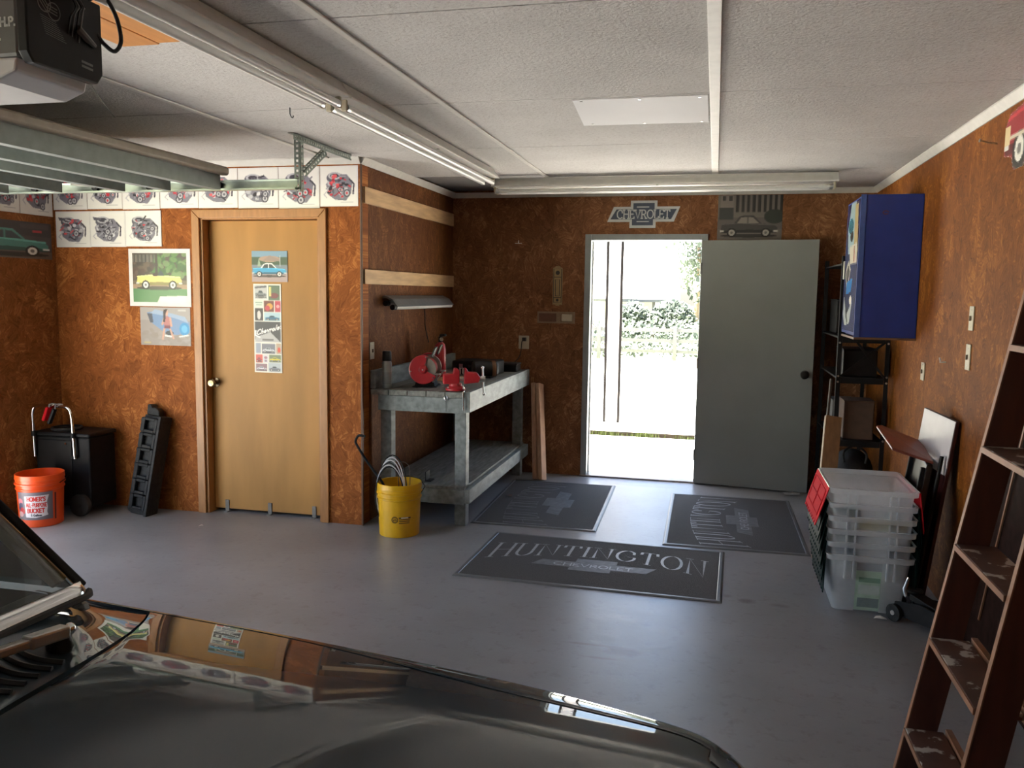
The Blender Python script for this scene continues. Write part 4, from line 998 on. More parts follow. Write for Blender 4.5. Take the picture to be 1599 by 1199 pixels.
low = ['lower left engine picture, black belt and red pan, next to the wall corner', 'lower middle engine picture, all grey engine without red', 'lower right engine picture, grey engine with a small red patch']
for i in range(3):
    a = -4.612+.287*i
    poster('engine_poster', FY, a, a+.285, 1.862+.003*i, 2.114, art_engine(31+i, (.2, .0, .1)[i]), low[i], 'poster', 'engine pictures in the lower row', border=.008, d=.006)
for i, (a, lab) in enumerate(((4.895, 'engine picture on the left wall nearest the corner'), (4.60, 'engine picture on the left wall at the picture edge'))):
    poster('engine_poster', FL, a, a+.29, 2.075, 2.385, art_engine(51+i, .4), lab, 'poster', 'engine pictures on the left wall', border=.008)
# teal car on the left wall
A = Art(84, 46, (72, 62, 58)); A.rect(0, 0, 1, .2, (96, 84, 76)); A.rect(0, .62, 1, 1, (58, 50, 48)); A.rect(.55, .82, .95, .95, (70, 60, 56))
art_car(A, -.25, .06, 1.2, .74, (74, 132, 122), shadow=(30, 26, 26)); A.rect(.72, .72, .86, .78, (170, 50, 54))
poster('car_poster', FL, 4.55, 5.162, 1.772, 2.022, A, 'dim poster of a teal car on the left wall', 'poster')
# yellow roadster with a white border
A = Art(84, 66, (110, 96, 76)); A.rect(0, .45, 1, 1, (74, 62, 52)); rg = random.Random(5)
A.speck(rg, 60, .35, .5, 1, 1, [(72, 112, 52), (92, 130, 66), (58, 92, 44), (110, 140, 84)], (.03, .08), .8); A.speck(rg, 30, 0, .5, .4, .95, [(84, 60, 52), (60, 48, 44), (100, 80, 66)], (.03, .07), .7)
A.rect(0, .82, .42, .97, (120, 120, 112), .5); A.rect(.42, .45, .47, 1, (62, 50, 42))
for q in range(6): A.rect(.03+.07*q, .82, .05+.07*q, .97, (52, 46, 44))
A.rect(0, 0, 1, .30, (86, 132, 84)); A.rect(0, .27, 1, .36, (160, 132, 104)); A.poly([(.45, 0), (1, 0), (1, .14), (.5, .12)], (226, 222, 206))
art_car(A, .07, .26, .84, .46, (226, 208, 120), conv=True)
poster('car_poster', FY, -4.024, -3.535, 1.452, 1.852, A, 'white bordered picture of a pale yellow roadster on grass', 'poster', border=.03, m=INK_GLOSS)
# blue car with a person in front
A = Art(72, 52, (150, 140, 134)); A.rect(0, .66, 1, 1, (160, 152, 146)); A.rect(0, 0, 1, .3, (146, 136, 128)); A.speck(random.Random(8), 30, 0, 0, 1, .4, [(140, 128, 118), (160, 150, 142)], (.03, .09), .5)
A.poly([(.14, .86), (.2, .62), (.48, .34), (.72, .28), (.98, .34), (.98, .62), (.72, .74), (.3, .9)], (112, 140, 176)); A.poly([(.2, .84), (.5, .78), (.7, .72), (.96, .6), (.9, .76), (.3, .95)], (150, 168, 192)); A.poly([(.14, .84), (.2, .6), (.26, .6), (.24, .84)], (70, 74, 86))
A.ell(.88, .44, .10, .17, (60, 140, 190)); A.ell(.88, .44, .06, .1, (90, 170, 210)); A.line([(.5, .26), (.62, .24)], .015, (225, 222, 215)); A.line([(.78, .24), (.95, .28)], .015, (215, 212, 205)); A.ell(.58, .33, .08, .06, (60, 62, 66))
A.poly([(.46, .46), (.5, .45), (.46, .14), (.42, .14)], (196, 150, 130)); A.poly([(.57, .46), (.61, .45), (.68, .18), (.64, .17)], (196, 150, 130)); A.ell(.535, .62, .07, .16, (176, 112, 108)); A.rect(.48, .45, .60, .53, (120, 60, 70)); A.line([(.48, .72), (.44, .56)], .02, (196, 150, 130)); A.line([(.60, .72), (.62, .52)], .02, (196, 150, 130)); A.ell(.53, .86, .035, .075, (200, 156, 136)); A.poly([(.47, .94), (.55, .96), (.51, .84), (.50, .62), (.46, .62)], (52, 36, 34))
A.rect(.06, .05, .2, .09, (190, 168, 110), .7); A.rect(.76, .9, .92, .95, (200, 200, 196), .6)
poster('car_poster', FY, -3.945, -3.546, 1.180, 1.446, A, 'grey picture of a long haired person standing before a blue car', 'poster', d=.002)
# pictures on the wooden door
FD = lambda u, v, d: (u, YA+.0715-d, v)
A = Art(60, 48, (120, 132, 140)); A.rect(0, .55, 1, .8, (62, 84, 60)); A.rect(0, .8, 1, 1, (120, 152, 172)); A.rect(0, 0, 1, .3, (170, 150, 146)); A.ell(.5, .74, .3, .1, (170, 140, 120)); A.poly([(.3, .68), (.5, .86), (.8, .72), (.8, .66)], (150, 130, 118)); A.poly([(.16, .5), (.2, .78), (.26, .5)], (150, 168, 140)); A.rect(.78, .5, .8, .85, (190, 196, 190))
art_car(A, .02, .16, .94, .46, (60, 158, 200), top=(228, 228, 224))
poster('car_picture', FD, -3.105, -2.836, 1.632, 1.842, A, 'small picture of a bright blue saloon taped to the wooden door', 'picture')
A = Art(44, 130, (222, 218, 206)); g_ = .03
def cell(x0, y0, x1, y1, c, car_=None, conv=False):
    A.rect(x0, y0, x1, y1, c)
    if car_: art_car(A, x0+.05*(x1-x0), y0+.1*(y1-y0), .9*(x1-x0), .55*(y1-y0), car_, conv=conv)
cell(.04, .83, .50, .985, (186, 186, 182), (120, 124, 124)); A.line([(.08, .96), (.45, .97)], .03, (90, 90, 92)); cell(.54, .82, .96, .985, (92, 110, 84)); A.ell(.75, .87, .16, .03, (120, 60, 60)); A.rect(.57, .86, .65, .97, (206, 196, 120))
cell(.04, .735, .34, .82, (206, 214, 196)); A.line([(.08, .79), (.3, .79)], .02, (140, 156, 136)); A.line([(.1, .765), (.28, .765)], .012, (150, 164, 146)); cell(.38, .69, .74, .81, (112, 60, 44)); A.ell(.58, .75, .12, .035, (210, 150, 60)); A.ell(.5, .73, .09, .03, (190, 60, 70)); cell(.77, .69, .98, .81, (186, 60, 72)); A.ell(.88, .75, .06, .02, (226, 150, 150))
cell(.04, .59, .34, .725, (64, 56, 54)); A.ell(.19, .65, .07, .05, (206, 200, 192)); cell(.38, .585, .97, .68, (170, 196, 204), (60, 110, 140))
A.rect(.03, .345, .97, .575, (66, 64, 64)); A.poly([(.03, .345), (.97, .345), (.60, .46), (.05, .40)], (178, 176, 174)); A.rect(.3, .36, .7, .385, (120, 116, 114))
A.word('Chevrolet', .09, .425, .056, .022, (228, 226, 220), slant=.3, rise=.25); A.line([(.06, .47), (.05, .42), (.2, .40)], .03, (228, 226, 220))
cell(.06, .22, .24, .335, (150, 156, 168)); cell(.27, .215, .76, .325, (120, 120, 128), (196, 196, 200)); cell(.79, .215, .98, .335, (178, 156, 132)); A.ell(.9, .26, .05, .03, (206, 70, 40))
cell(.05, .11, .29, .205, (206, 90, 76), (170, 60, 64)); cell(.32, .11, .5, .205, (206, 200, 202)); A.ell(.41, .17, .06, .015, (160, 120, 130)); A.ell(.41, .135, .05, .012, (150, 130, 140)); cell(.53, .12, .97, .205, (120, 130, 96), (226, 206, 60)); cell(.05, .015, .46, .1, (142, 110, 116), (206, 196, 202)); cell(.5, .01, .97, .11, (176, 184, 186), (120, 124, 132))
poster('car_collage', FD, -3.097, -2.888, 1.008, 1.618, A, 'tall narrow collage of small car photographs on the wooden door', 'poster')
# black and white car photo on the back wall
A = Art(72, 54, (96, 90, 86)); A.rect(0, .5, 1, 1, (110, 104, 98)); 
for q in range(9): A.rect(.28+.085*q, .62, .28+.085*q+.045, 1, (44, 42, 40))
A.rect(.04, .72, .24, 1, (124, 116, 110)); A.rect(.07, .88, .12, .98, (60, 58, 56)); A.rect(.17, .87, .22, .98, (60, 58, 56)); A.rect(.02, .45, .24, .72, (58, 60, 58)); A.ell(.88, .52, .16, .16, (52, 56, 50)); A.rect(0, 0, 1, .24, (104, 98, 94))
art_car(A, .05, .06, .88, .5, (66, 64, 62), glass=(132, 126, 118), wheel=(168, 164, 156), shadow=(36, 34, 32))
poster('car_poster', FB, -.008, .497, 2.035, 2.392, A, 'black and white photograph of an old car above the grey door', 'poster')
# car shaped cut-out on the right wall, and nails
A = Art(72, 60, (150, 40, 44)); art_car(A, .0, .02, 1.0, .96, (150, 30, 40), top=(206, 206, 200), glass=(140, 160, 158)); A.rect(0, .34, .7, .39, (206, 196, 176)); A.rect(0, .30, .07, .5, (214, 196, 150))
t = thing('car_cutout', (XR, 3.62, 2.12), 'red and white car shaped cut-out high on the right wall', 'wall sign')
cut = [(0, .2), (0, .5), (.05, .62), (.22, .66), (.33, .93), (.44, 1), (.6, .98), (.74, .64), (.95, .56), (1, .42), (1, .2), (.9, .16), (.86, .02), (.74, .02), (.7, .16), (.3, .16), (.26, .02), (.14, .02), (.1, .16)]
FC = lambda a, b, d: FR(-4.14+.95*a, 2.115+.40*b, d)
m_ = MB(); m_.prism(cut, lambda a, b: FC(a, b, .0005), lambda a, b: FC(a, b, .006)); finish('cutout_board', m_, PAPERW, t)
def inside(P):
    def f(x, y):
        r = False
        for i in range(len(P)):
            x0, y0 = P[i]; x1, y1 = P[(i+1) % len(P)]
            if (y0 > y) != (y1 > y) and x < (x1-x0)*(y-y0)/(y1-y0)+x0: r = not r
        return r
    return f
A.mesh('printed_picture', lambda a, b: FC(a, b, .0068), INK, t, mask=inside(cut))
m_ = MB(); m_.cyl(FR(-4.27, 2.272, 0), FR(-4.25, 2.285, .075), .004, n=8); m_.cyl(FR(-4.25, 2.285, .075), FR(-4.2495, 2.2855, .078), .008, n=10); tag(finish('nail', m_, STEEL, loc=(XR, 4.27, 2.27)), 'long nail sticking out below the ceiling trim on the right wall', 'nail')
m_ = MB(); m_.cyl(FR(-4.87, 1.245, 0), FR(-4.87, 1.245, .03), .004, n=8); m_.cyl(FR(-4.87, 1.245, .026), FR(-4.87, 1.268, .032), .004, n=8); tag(finish('coat_hook', m_, PAPERW, loc=(XR, 4.87, 1.245)), 'little white hook on the right wall between two switch plates', 'hook')
m_ = MB(); m_.cyl((-1.669, YB, 2.007), (-1.669, YB-.03, 2.007), .0035, n=8); m_.box(-1.70, -1.64, YB-.034, YB-.028, 2.003, 2.008); m_.box(-1.672, -1.666, YB-.034, YB-.028, 2.003, 2.03); tag(finish('wall_hook', m_, PAPERW, loc=(-1.669, YB, 2.0)), 'small white hook alone on the dark back wall', 'hook')

# lettered metal sign over the open door
sg = thing('bowtie_sign', (-.615, YB, 2.13), 'navy and silver bow-tie shaped lettered sign above the open door', 'sign')
def bow(k):  # outline inset by k
    a = k*.45
    P = [(-.300+k+a*.6, -.062+k), (-.113+k, -.062+k), (-.113+k, -.112+k), (.103-k, -.112+k), (.103-k, -.062+k), (.252-k-a*.2, -.062+k), (.300-k-a*.6, .062-k), (.113-k, .062-k), (.113-k, .112-k), (-.105+k, .112-k), (-.105+k, .062-k), (-.246+k+a*.2, .062-k)]
    return [(x-.612, z+2.246) for x, z in P]
finish('sign_plate', MB().prism(bow(0), lambda u, v: FB(u, v, .0005), lambda u, v: FB(u, v, .006)), SILVER, sg)
finish('navy_field', MB().prism(bow(.021), lambda u, v: FB(u, v, .0061), lambda u, v: FB(u, v, .0085)), BLUEGREY, sg)
st, wt_ = text_strokes('CHEVROLET', .14, True); hh_ = .068; sc_ = .435/wt_
m_ = MB(); stroke_mesh(m_, [[(-.612-.2175+px*sc_, 2.212+py*hh_) for px, py in l] for l in st], .0095, FB, .0095)
finish('lettering', m_, SILVER, sg)
for q in (2.305, 2.186): finish('accent_bar', stroke_mesh(MB(), [[(-.663, q), (-.567, q)]], .008, FB, .0092), SILVER, sg)
# thermometer plate
th = thing('wall_thermometer', (-1.325, YB, 1.48), 'narrow brass coloured thermometer plate left of the open door', 'thermometer')
TAN = mat('aged_brass_plate', (0.30, 0.215, 0.10), 0.45, metal=.2)
finish('back_plate', MB().prism([(-1.367, 1.484), (-1.345, 1.484), (-1.338, 1.475), (-1.312, 1.475), (-1.305, 1.484), (-1.283, 1.484), (-1.283, 1.80), (-1.30, 1.803), (-1.308, 1.815), (-1.342, 1.815), (-1.35, 1.803), (-1.367, 1.80)], lambda u, v: FB(u, v, .0005), lambda u, v: FB(u, v, .010)), TAN, th, bevel=.002)
m_ = MB()
for ln_ in ([(-1.358, 1.505), (-1.292, 1.505), (-1.292, 1.79), (-1.358, 1.79), (-1.358, 1.505)], [(-1.358, 1.72), (-1.292, 1.72)], [(-1.358, 1.545), (-1.292, 1.545)], [(-1.342, 1.56), (-1.342, 1.70), (-1.308, 1.70), (-1.308, 1.56), (-1.342, 1.56)]):
    stroke_mesh(m_, [ln_], .005, FB, .0108)
m_.cyl(FB(-1.325, 1.757, .010), FB(-1.325, 1.757, .012), .018, n=18); m_.cyl(FB(-1.325, 1.524, .010), FB(-1.325, 1.524, .012), .012, n=16); finish('scale_marks', m_, OUTDARK, th)
# switch plate by the door
sw = thing('door_chime_plate', (-1.335, YB, 1.32), 'wide wooden framed wall plate with an ivory button', 'wall plate')
m_ = MB(); m_.box(-1.497, -1.17, YB-.006, YB-.0005, 1.324, 1.424); m_.box(-1.497, -1.17, YB-.014, YB-.006, 1.410, 1.424); m_.box(-1.497, -1.17, YB-.014, YB-.006, 1.324, 1.336); m_.box(-1.497, -1.485, YB-.014, YB-.006, 1.336, 1.41); m_.box(-1.330, -1.295, YB-.014, YB-.006, 1.336, 1.41); m_.box(-1.182, -1.17, YB-.014, YB-.006, 1.336, 1.41)
finish('frame', m_, mat('tan_frame', (0.22, 0.15, 0.09), 0.5), sw); finish('left_recess', B(-1.484, -1.331, YB-.0075, YB-.0061, 1.337, 1.409), mat('reddish_recess', (0.12, 0.05, 0.028), 0.5), sw); finish('button', B(-1.283, -1.192, YB-.020, YB-.0061, 1.343, 1.404), IVORY, sw, bevel=.006)
def outlet(F, u, v, label, kind='outlet', w_=.072, h_=.116, mt=None):
    t = thing('wall_'+kind, F(u, v-h_/2, 0), label, kind)
    finish('cover_plate', MB().prism([(u-w_/2, v-h_/2), (u+w_/2, v-h_/2), (u+w_/2, v+h_/2), (u-w_/2, v+h_/2)], lambda a, b: F(a, b, .0005), lambda a, b: F(a, b, .007)), mt or IVORY, t, bevel=.002)
    if kind == 'outlet':
        for q in (-.026, .026): finish('receptacle', MB().prism([(u-.016, v+q-.012), (u+.016, v+q-.012), (u+.016, v+q+.012), (u-.016, v+q+.012)], lambda a, b: F(a, b, .0071), lambda a, b: F(a, b, .010)), OUTDARK if q > 0 else (mt or IVORY), t, bevel=.003)
    else:
        finish('toggle', MB().prism([(u-.005, v-.012), (u+.005, v-.012), (u+.005, v+.012), (u-.005, v+.012)], lambda a, b: F(a, b, .0071), lambda a, b: F(a, b, .016)), mat('brown_toggle', (0.16, 0.12, 0.08), 0.5), t, bevel=.002)
        for q in (-.042, .042): finish('screw', MB().cyl(F(u, v+q, .007), F(u, v+q, .0085), .004, n=8), STEEL, t)
    return t
ob = outlet(FB, -1.615, 1.153, 'ivory outlet with a black plug on the back wall above the bench', w_=.092)
pg = MB(); pg.box(-1.622, -1.592, YB-.045, YB-.0105, 1.165, 1.195); pg.tube(catmull([(-1.607, YB-.045, 1.18), (-1.62, YB-.06, 1.16), (-1.63, YB-.05, 1.08), (-1.65, YB-.04, 1.02), (-1.70, YB-.06, .965)], 6), .004, 8)
tag(finish('plug_cord', pg, RUBBER, loc=(-1.61, YB-.03, 1.18)), 'black plug and cord hanging from the back wall outlet', 'cord')
outlet(FS, 5.365, 1.175, 'ivory switch plate on the side wall above the bench end', 'switch', w_=.07)
outlet(FR, -4.452, 1.487, 'upper ivory switch plate on the right wall near the ladder', 'switch', w_=.07)
outlet(FR, -4.465, 1.30, 'lower ivory switch plate on the right wall near the ladder', 'switch', w_=.07, h_=.125)
outlet(FR, -5.347, 1.155, 'single small ivory switch plate on the right wall left of the others', 'switch', w_=.075, h_=.105)
# planks on the side wall
pk = thing('wall_plank', (XC, 6.2, 2.15), 'upper raw pine board screwed along the brown side wall', 'board', 'boards on the side wall')
finish('board', B(XC+.0005, XC+.020, YA+.03, YB-.04, 2.152, 2.258), PINE, pk, bevel=.002)
pk2 = thing('wall_plank', (XC, 6.2, 1.62), 'lower raw pine board on the side wall above the small shop light', 'board', 'boards on the side wall')
finish('board', B(XC+.0005, XC+.020, YA+.022, YB-.03, 1.625, 1.722), PINE, pk2, bevel=.002)
# shop light
sl = thing('shop_light', (-2.2, 6.2, 1.5), 'small shop light with two tubes on the side wall under the lower board', 'light fixture')
m_ = MB(); m_.prism([(XC+.001, 1.545), (XC+.02, 1.55), (XC+.075, 1.525), (XC+.115, 1.475), (XC+.112, 1.472), (XC+.07, 1.515), (XC+.018, 1.535), (XC+.001, 1.53)], lambda u, v: (u, 5.56, v), lambda u, v: (u, 6.86, v)); finish('reflector', m_, mat('grey_reflector', (0.16, 0.17, 0.18), 0.4, metal=.2), sl)
for x, z in ((XC+.04, 1.495), (XC+.092, 1.468)):
    m_ = MB(); m_.cyl((x, 5.57, z), (x, 6.85, z), .017, n=14); finish('tube', m_, TUBE, sl, smooth=True)
    m_ = MB(); m_.cyl((x, 5.52, z), (x, 5.57, z), .019, n=14); finish('tube_socket', m_, BLACK, sl, smooth=True)
m_ = MB(); m_.tube(catmull([(XC+.03, 6.35, 1.46), (XC+.035, 6.36, 1.40), (XC+.05, 6.33, 1.30), (XC+.06, 6.38, 1.18)], 5), .004, 6); finish('cord', m_, RUBBER, sl, smooth=True)

# ------------------------------------------------------------------ workbench
BX0, BX1, BY0, BY1, BZ = XC+.006, -1.555, 5.325, YB-.035, .918
wb = thing('workbench', (-1.91, 6.25, 0), 'grey painted wooden workbench with lower shelf along the brown side wall', 'workbench')
nb = 5; bw = (BX1-.040-BX0)/nb
for i in range(nb):
    finish('top_board', B(BX0+i*bw+.002, BX0+(i+1)*bw-.002, BY0, BY1, BZ-.038+random.uniform(-.001, .001), BZ+random.uniform(-.0015, .0015)), BENCHTOP, wb, bevel=.003)
finish('side_apron', B(BX1-.038, BX1, BY0-.002, BY1, .785, BZ+.004), BENCHP, wb, bevel=.003)
finish('end_apron', B(BX0+.055, BX1-.040, BY0+.006, BY0+.044, .775, BZ-.040), BENCHP, wb, bevel=.003)
finish('end_apron', B(BX0+.055, BX1-.040, BY1-.044, BY1-.006, .775, BZ-.040), BENCHP, wb, bevel=.003)
for x in (BX0+.058, BX1-.118):
    for y in (BY0+.046, BY1-.13):
        finish('leg', B(x, x+.078, y, y+.078, 0, BZ-.040), BENCHP, wb, bevel=.004)
finish('back_board', B(BX0, BX0+.036, BY0+.004, BY1, BZ+.002, 1.043), BENCHP, wb, bevel=.003)
for y0, y1 in ((BY0+.006, BY0+.044),): finish('shelf_apron', B(BX0+.058, BX1-.040, y0, y1, .155, .255), BENCHP, wb, bevel=.003)
finish('shelf_apron', B(BX1-.038, BX1-.001, BY0+.006, BY1, .165, .262), BENCHP, wb, bevel=.003)
for i in range(4):
    a = BX0+.06+i*.153; finish('shelf_board', B(a, a+.150, BY0+.010, BY1-.01, .257, .276), BENCHTOP, wb, bevel=.002)
# spray can
sc_ = thing('spray_can', (-2.165, 5.375, BZ), 'tall silver spray can with black cap on the near end of the bench', 'spray can')
c = (-2.165, 5.385, BZ+.003)
finish('can_body', MB().lathe([(0, 0), (.031, 0), (.033, .004), (.033, .172), (.028, .185), (.028, .188), (0, .188)], c, n=28), mat('dull_silver_can', (0.30, 0.34, 0.33), 0.35, metal=.5), sc_, smooth=True)
finish('cap', MB().lathe([(.0, .255), (.026, .254), (.030, .248), (.0325, .186), (.0, .186)], c, n=28), BLACK, sc_, smooth=True)
finish('label_band', MB().lathe([(.0333, .03), (.0333, .11)], c, n=28), mat('grey_can_label', (0.22, 0.25, 0.245), 0.45), sc_, smooth=True)
# bench grinder
gc = Vector((-1.965, 5.63, BZ+.128)); ax = Vector((-.17, .985, 0)).normalized(); pp = Vector((.985, .17, 0)).normalized(); up = Vector((0, 0, 1))
gr_ = thing('bench_grinder', (gc.x, gc.y, BZ), 'red bench grinder with two guarded wheels and eye shields', 'grinder')
gp = lambda a, p, z: tuple(gc + ax*a + pp*p + up*z)
m_ = MB(); m_.lathe([(0, -.095), (.055, -.095), (.068, -.075), (.070, 0), (.068, .075), (.055, .095), (0, .095)], gc, ax, 28); finish('motor_housing', m_, RED, gr_, smooth=True)
m_ = MB(); m_.M = Matrix(((ax.x, pp.x, 0, gc.x), (ax.y, pp.y, 0, gc.y), (0, 0, 1, gc.z), (0, 0, 0, 1))); m_.prism([(-.075, -.132), (.075, -.132), (.05, -.05), (-.05, -.05)], lambda u, v: (-.08, u, v), lambda u, v: (.08, u, v)); m_.box(-.10, .10, -.085, .085, -.133, -.122); finish('pedestal', m_, DARKCAST, gr_, bevel=.004)
for s, side in ((-1, 'near'), (1, 'far')):
    a0 = s*.125
    m_ = MB(); m_.cyl(gp(a0-.012, 0, 0), gp(a0+.012, 0, 0), .086, n=32); m_.cyl(gp(s*.09, 0, 0), gp(s*.165, 0, 0), .010, n=10); finish('grinding_wheel', m_, mat('grey_abrasive', (0.25, 0.23, 0.20), 0.9), gr_)
    m_ = MB(); NN = 30; vs = []
    for i in range(NN+1):
        t = math.radians(72) + math.radians(262)*i/NN
        for r, q in ((.094, -.024), (.100, -.022), (.100, .022), (.094, .024)): vs.append(gp(a0+q, r*math.cos(t), r*math.sin(t)))
    m_.add(vs, [(i*4+j, i*4+(j+1) % 4, (i+1)*4+(j+1) % 4, (i+1)*4+j) for i in range(NN) for j in range(4)])
    vs = []
    for i in range(NN+1):
        t = math.radians(72) + math.radians(262)*i/NN
        for r, q in ((.020, .0235), (.096, .0235), (.098, .021), (.020, .021)): vs.append(gp(a0+s*q, r*math.cos(t), r*math.sin(t)))
    m_.add(vs, [(i*4+j, i*4+(j+1) % 4, (i+1)*4+(j+1) % 4, (i+1)*4+j) for i in range(NN) for j in range(4)])
    m_.lathe([(0, s*.044), (.018, s*.044), (.026, s*.034), (.032, s*.022), (0, s*.022)], tuple(gc+ax*a0), ax, 20)
    gd_ = finish('wheel_guard', m_, RED, gr_, smooth=True, label='round red wheel guard')
    for t, q, r in ((1.35, .025, .088), (3.3, .025, .088), (5.6, .025, .088), (0, .045, 0)): finish('guard_screw', MB().ball(gp(a0+s*q, r*math.cos(t), r*math.sin(t)), .0055, 8, 6), STEEL, gd_, smooth=True)
    m_ = MB(); fr_ = [(-.045, -.035), (.045, -.035), (.045, .035), (-.045, .035)]
    for i in range(4):
        (u0, v0), (u1, v1) = fr_[i], fr_[(i+1) % 4]; m_.beam(gp(a0+u0, .075+.3*v0, .125+v0*.8), gp(a0+u1, .075+.3*v1, .125+v1*.8), .008, .008, (.3, .2, 1) if i % 2 == 0 else (1, 0, .1))
    m_.beam(gp(a0, .06, .085), gp(a0, .07, .10), .012, .006); es = finish('eye_shield', m_, BLACK, gr_)
    finish('shield_pane', MB().add([gp(a0+u, .075+.3*v, .125+v*.8) for u, v in fr_], [(0, 1, 2, 3)]), mat('yellowed_clear_pane', (0.34, 0.29, 0.20), 0.25) if s > 0 else mat('dusty_pane', (0.24, 0.22, 0.18), 0.3), es, thick=.003)
    m_ = MB(); m_.beam(gp(a0-.03, .098, -.03), gp(a0+.03, .098, -.03), .035, .007, (0, 0, 1)); m_.beam(gp(a0, .10, -.03), gp(a0-s*.03, .06, -.09), .015, .008); finish('tool_rest', m_, STEEL, gr_)
# bench vise
vc = Vector((-1.665, 5.42, BZ)); vx = Vector((.93, .36, 0)).normalized(); vy = Vector((-.36, .93, 0)).normalized()
VM = Matrix(((vx.x, vy.x, 0, vc.x), (vx.y, vy.y, 0, vc.y), (0, 0, 1, vc.z+.004), (0, 0, 0, 1)))
vi = thing('bench_vise', tuple(vc), 'red bench vise with chrome handle on the front corner of the bench', 'vise')
def V(): m = MB(); m.M = VM; return m
m_ = V(); m_.lathe([(0, 0), (.066, 0), (.068, .014), (.045, .03), (.04, .05), (0, .05)], (-.02, 0, 0), n=24); finish('swivel_base', m_, RED, vi, smooth=True)
m_ = V(); m_.prism([(-.105, .045), (.005, .045), (.005, .135), (-.012, .150), (-.03, .150), (-.04, .115), (-.105, .110)], lambda u, v: (u, -.045, v), lambda u, v: (u, .045, v)); finish('fixed_jaw', m_, RED, vi, bevel=.006)
m_ = V(); m_.prism([(.035, .045), (.135, .055), (.145, .09), (.125, .12), (.065, .125), (.052, .150), (.035, .150)], lambda u, v: (u, -.04, v), lambda u, v: (u, .04, v)); finish('sliding_jaw', m_, RED, vi, bevel=.006)
for q in (.006, .027):
    m_ = V(); m_.box(q, q+.0075, -.042, .042, .112, .149); finish('jaw_plate', m_, STEEL, vi)
m_ = V(); m_.cyl((.0, 0, .075), (.165, 0, .075), .014, n=14); m_.cyl((.15, 0, .075), (.18, 0, .075), .021, n=14); sw_ = finish('screw', m_, STEEL, vi, smooth=True)
m_ = V(); m_.cyl((.166, .045, .15), (.166, -.055, -.02), .0065, n=10); m_.ball((.166, .045, .15), .011); m_.ball((.166, -.055, -.02), .011); finish('handle_bar', m_, CHROME, sw_, smooth=True)
for x, y in ((-.07, -.03), (.03, -.045), (.03, .04)):
    m_ = V(); m_.cyl((x, y, .012), (x, y, .026), .007, n=8); finish('base_bolt', m_, STEEL, vi)
rd = thing('clamp_rod', (-1.60, 5.318, .86), 'thin steel rod hooked over the front corner of the bench', 'rod')
m_ = MB(); m_.tube([(-1.60, 5.33, .926), (-1.60, 5.312, .922), (-1.598, 5.308, .87), (-1.597, 5.309, .80)], .005, 8); finish('rod', m_, CHROME, rd, smooth=True)
pk_ = thing('padlock_key', (-1.722, 5.32, .87), 'small steel ring hanging on the bench front under the vise', 'ring')
m_ = MB(); m_.tube([(-1.722+.011*math.cos(t*PI/6), 5.3235, .876+.016*math.sin(t*PI/6)) for t in range(12)], .003, 6, True); finish('ring', m_, CHROME, pk_, smooth=True)
m_ = MB(); m_.tube([(-1.722, 5.3235, .86), (-1.721, 5.3265, .83), (-1.722, 5.327, .785)], .0015, 6); finish('cord', m_, RUBBER, pk_)
# red canister behind the grinder
ex = thing('red_canister', (-2.06, 6.22, BZ), 'small red canister with black nozzle head behind the grinder', 'canister'); c = (-2.06, 6.22, BZ+.003)
finish('cylinder', MB().lathe([(0, 0), (.042, 0), (.045, .006), (.045, .22), (.036, .255), (.018, .272), (0, .272)], c, n=24), RED, ex, smooth=True)
m_ = MB(); m_.cyl((-2.06, 6.22, BZ+.273), (-2.06, 6.22, BZ+.32), .016, n=12); m_.beam((-2.06, 6.22, BZ+.325), (-2.005, 6.18, BZ+.335), .02, .02); finish('valve_head', m_, BLACK, ex, bevel=.003)
finish('gauge', MB().cyl((-2.045, 6.195, BZ+.30), (-2.035, 6.18, BZ+.30), .013, n=14), STEEL, ex, smooth=True)
# dark cases at the far end
tc_ = thing('tool_case', (-1.86, 6.62, BZ), 'flat black tool case lying toward the far end of the bench', 'tool case')
finish('case_body', B(-2.05, -1.68, 6.48, 6.76, BZ+.003, BZ+.115), BLACK, tc_, bevel=.015); finish('handle', MB().tube([(-1.90, 6.478, BZ+.07), (-1.90, 6.45, BZ+.075), (-1.82, 6.45, BZ+.075), (-1.82, 6.478, BZ+.07)], .008, 8), RUBBER, tc_, smooth=True)
for x in (-1.97, -1.75): finish('latch', B(x-.015, x+.015, 6.472, 6.479, BZ+.05, BZ+.09), STEEL, tc_)
mo = thing('electric_motor', (-1.72, 6.33, BZ), 'dark round electric motor lying on the bench behind the vise', 'motor')
m_ = MB(); m_.lathe([(0, -.10), (.05, -.10), (.062, -.085), (.062, .085), (.05, .10), (0, .10)], (-1.73, 6.33, BZ+.070), (.9, .43, 0), 24); finish('motor_body', m_, DARKCAST, mo, smooth=True)
m_ = MB(); m_.lathe([(.0625, .05), (.0645, .055), (.0645, .075), (.0625, .08)], (-1.73, 6.33, BZ+.070), (.9, .43, 0), 24); finish('brass_band', m_, mat('dull_copper_band', (0.20, 0.11, 0.06), 0.4, metal=.5), mo, smooth=True)
finish('motor_foot', B(-1.79, -1.67, 6.28, 6.38, BZ+.002, BZ+.012), BLACKM, mo)
sb_ = thing('wood_strip', (-1.99, 6.02, BZ), 'narrow pale wooden strip lying on the bench behind the vise', 'board')
m_ = MB(); m_.M = rot(0, 'Z', .55, (-1.9, 6.05, 0)); m_.box(-2.08, -1.70, 6.03, 6.075, BZ+.0016, BZ+.028); finish('strip', m_, PINE, sb_, bevel=.002)
bo = thing('parts_box', (-1.66, 6.92, BZ), 'little dark box at the far corner of the bench', 'box')
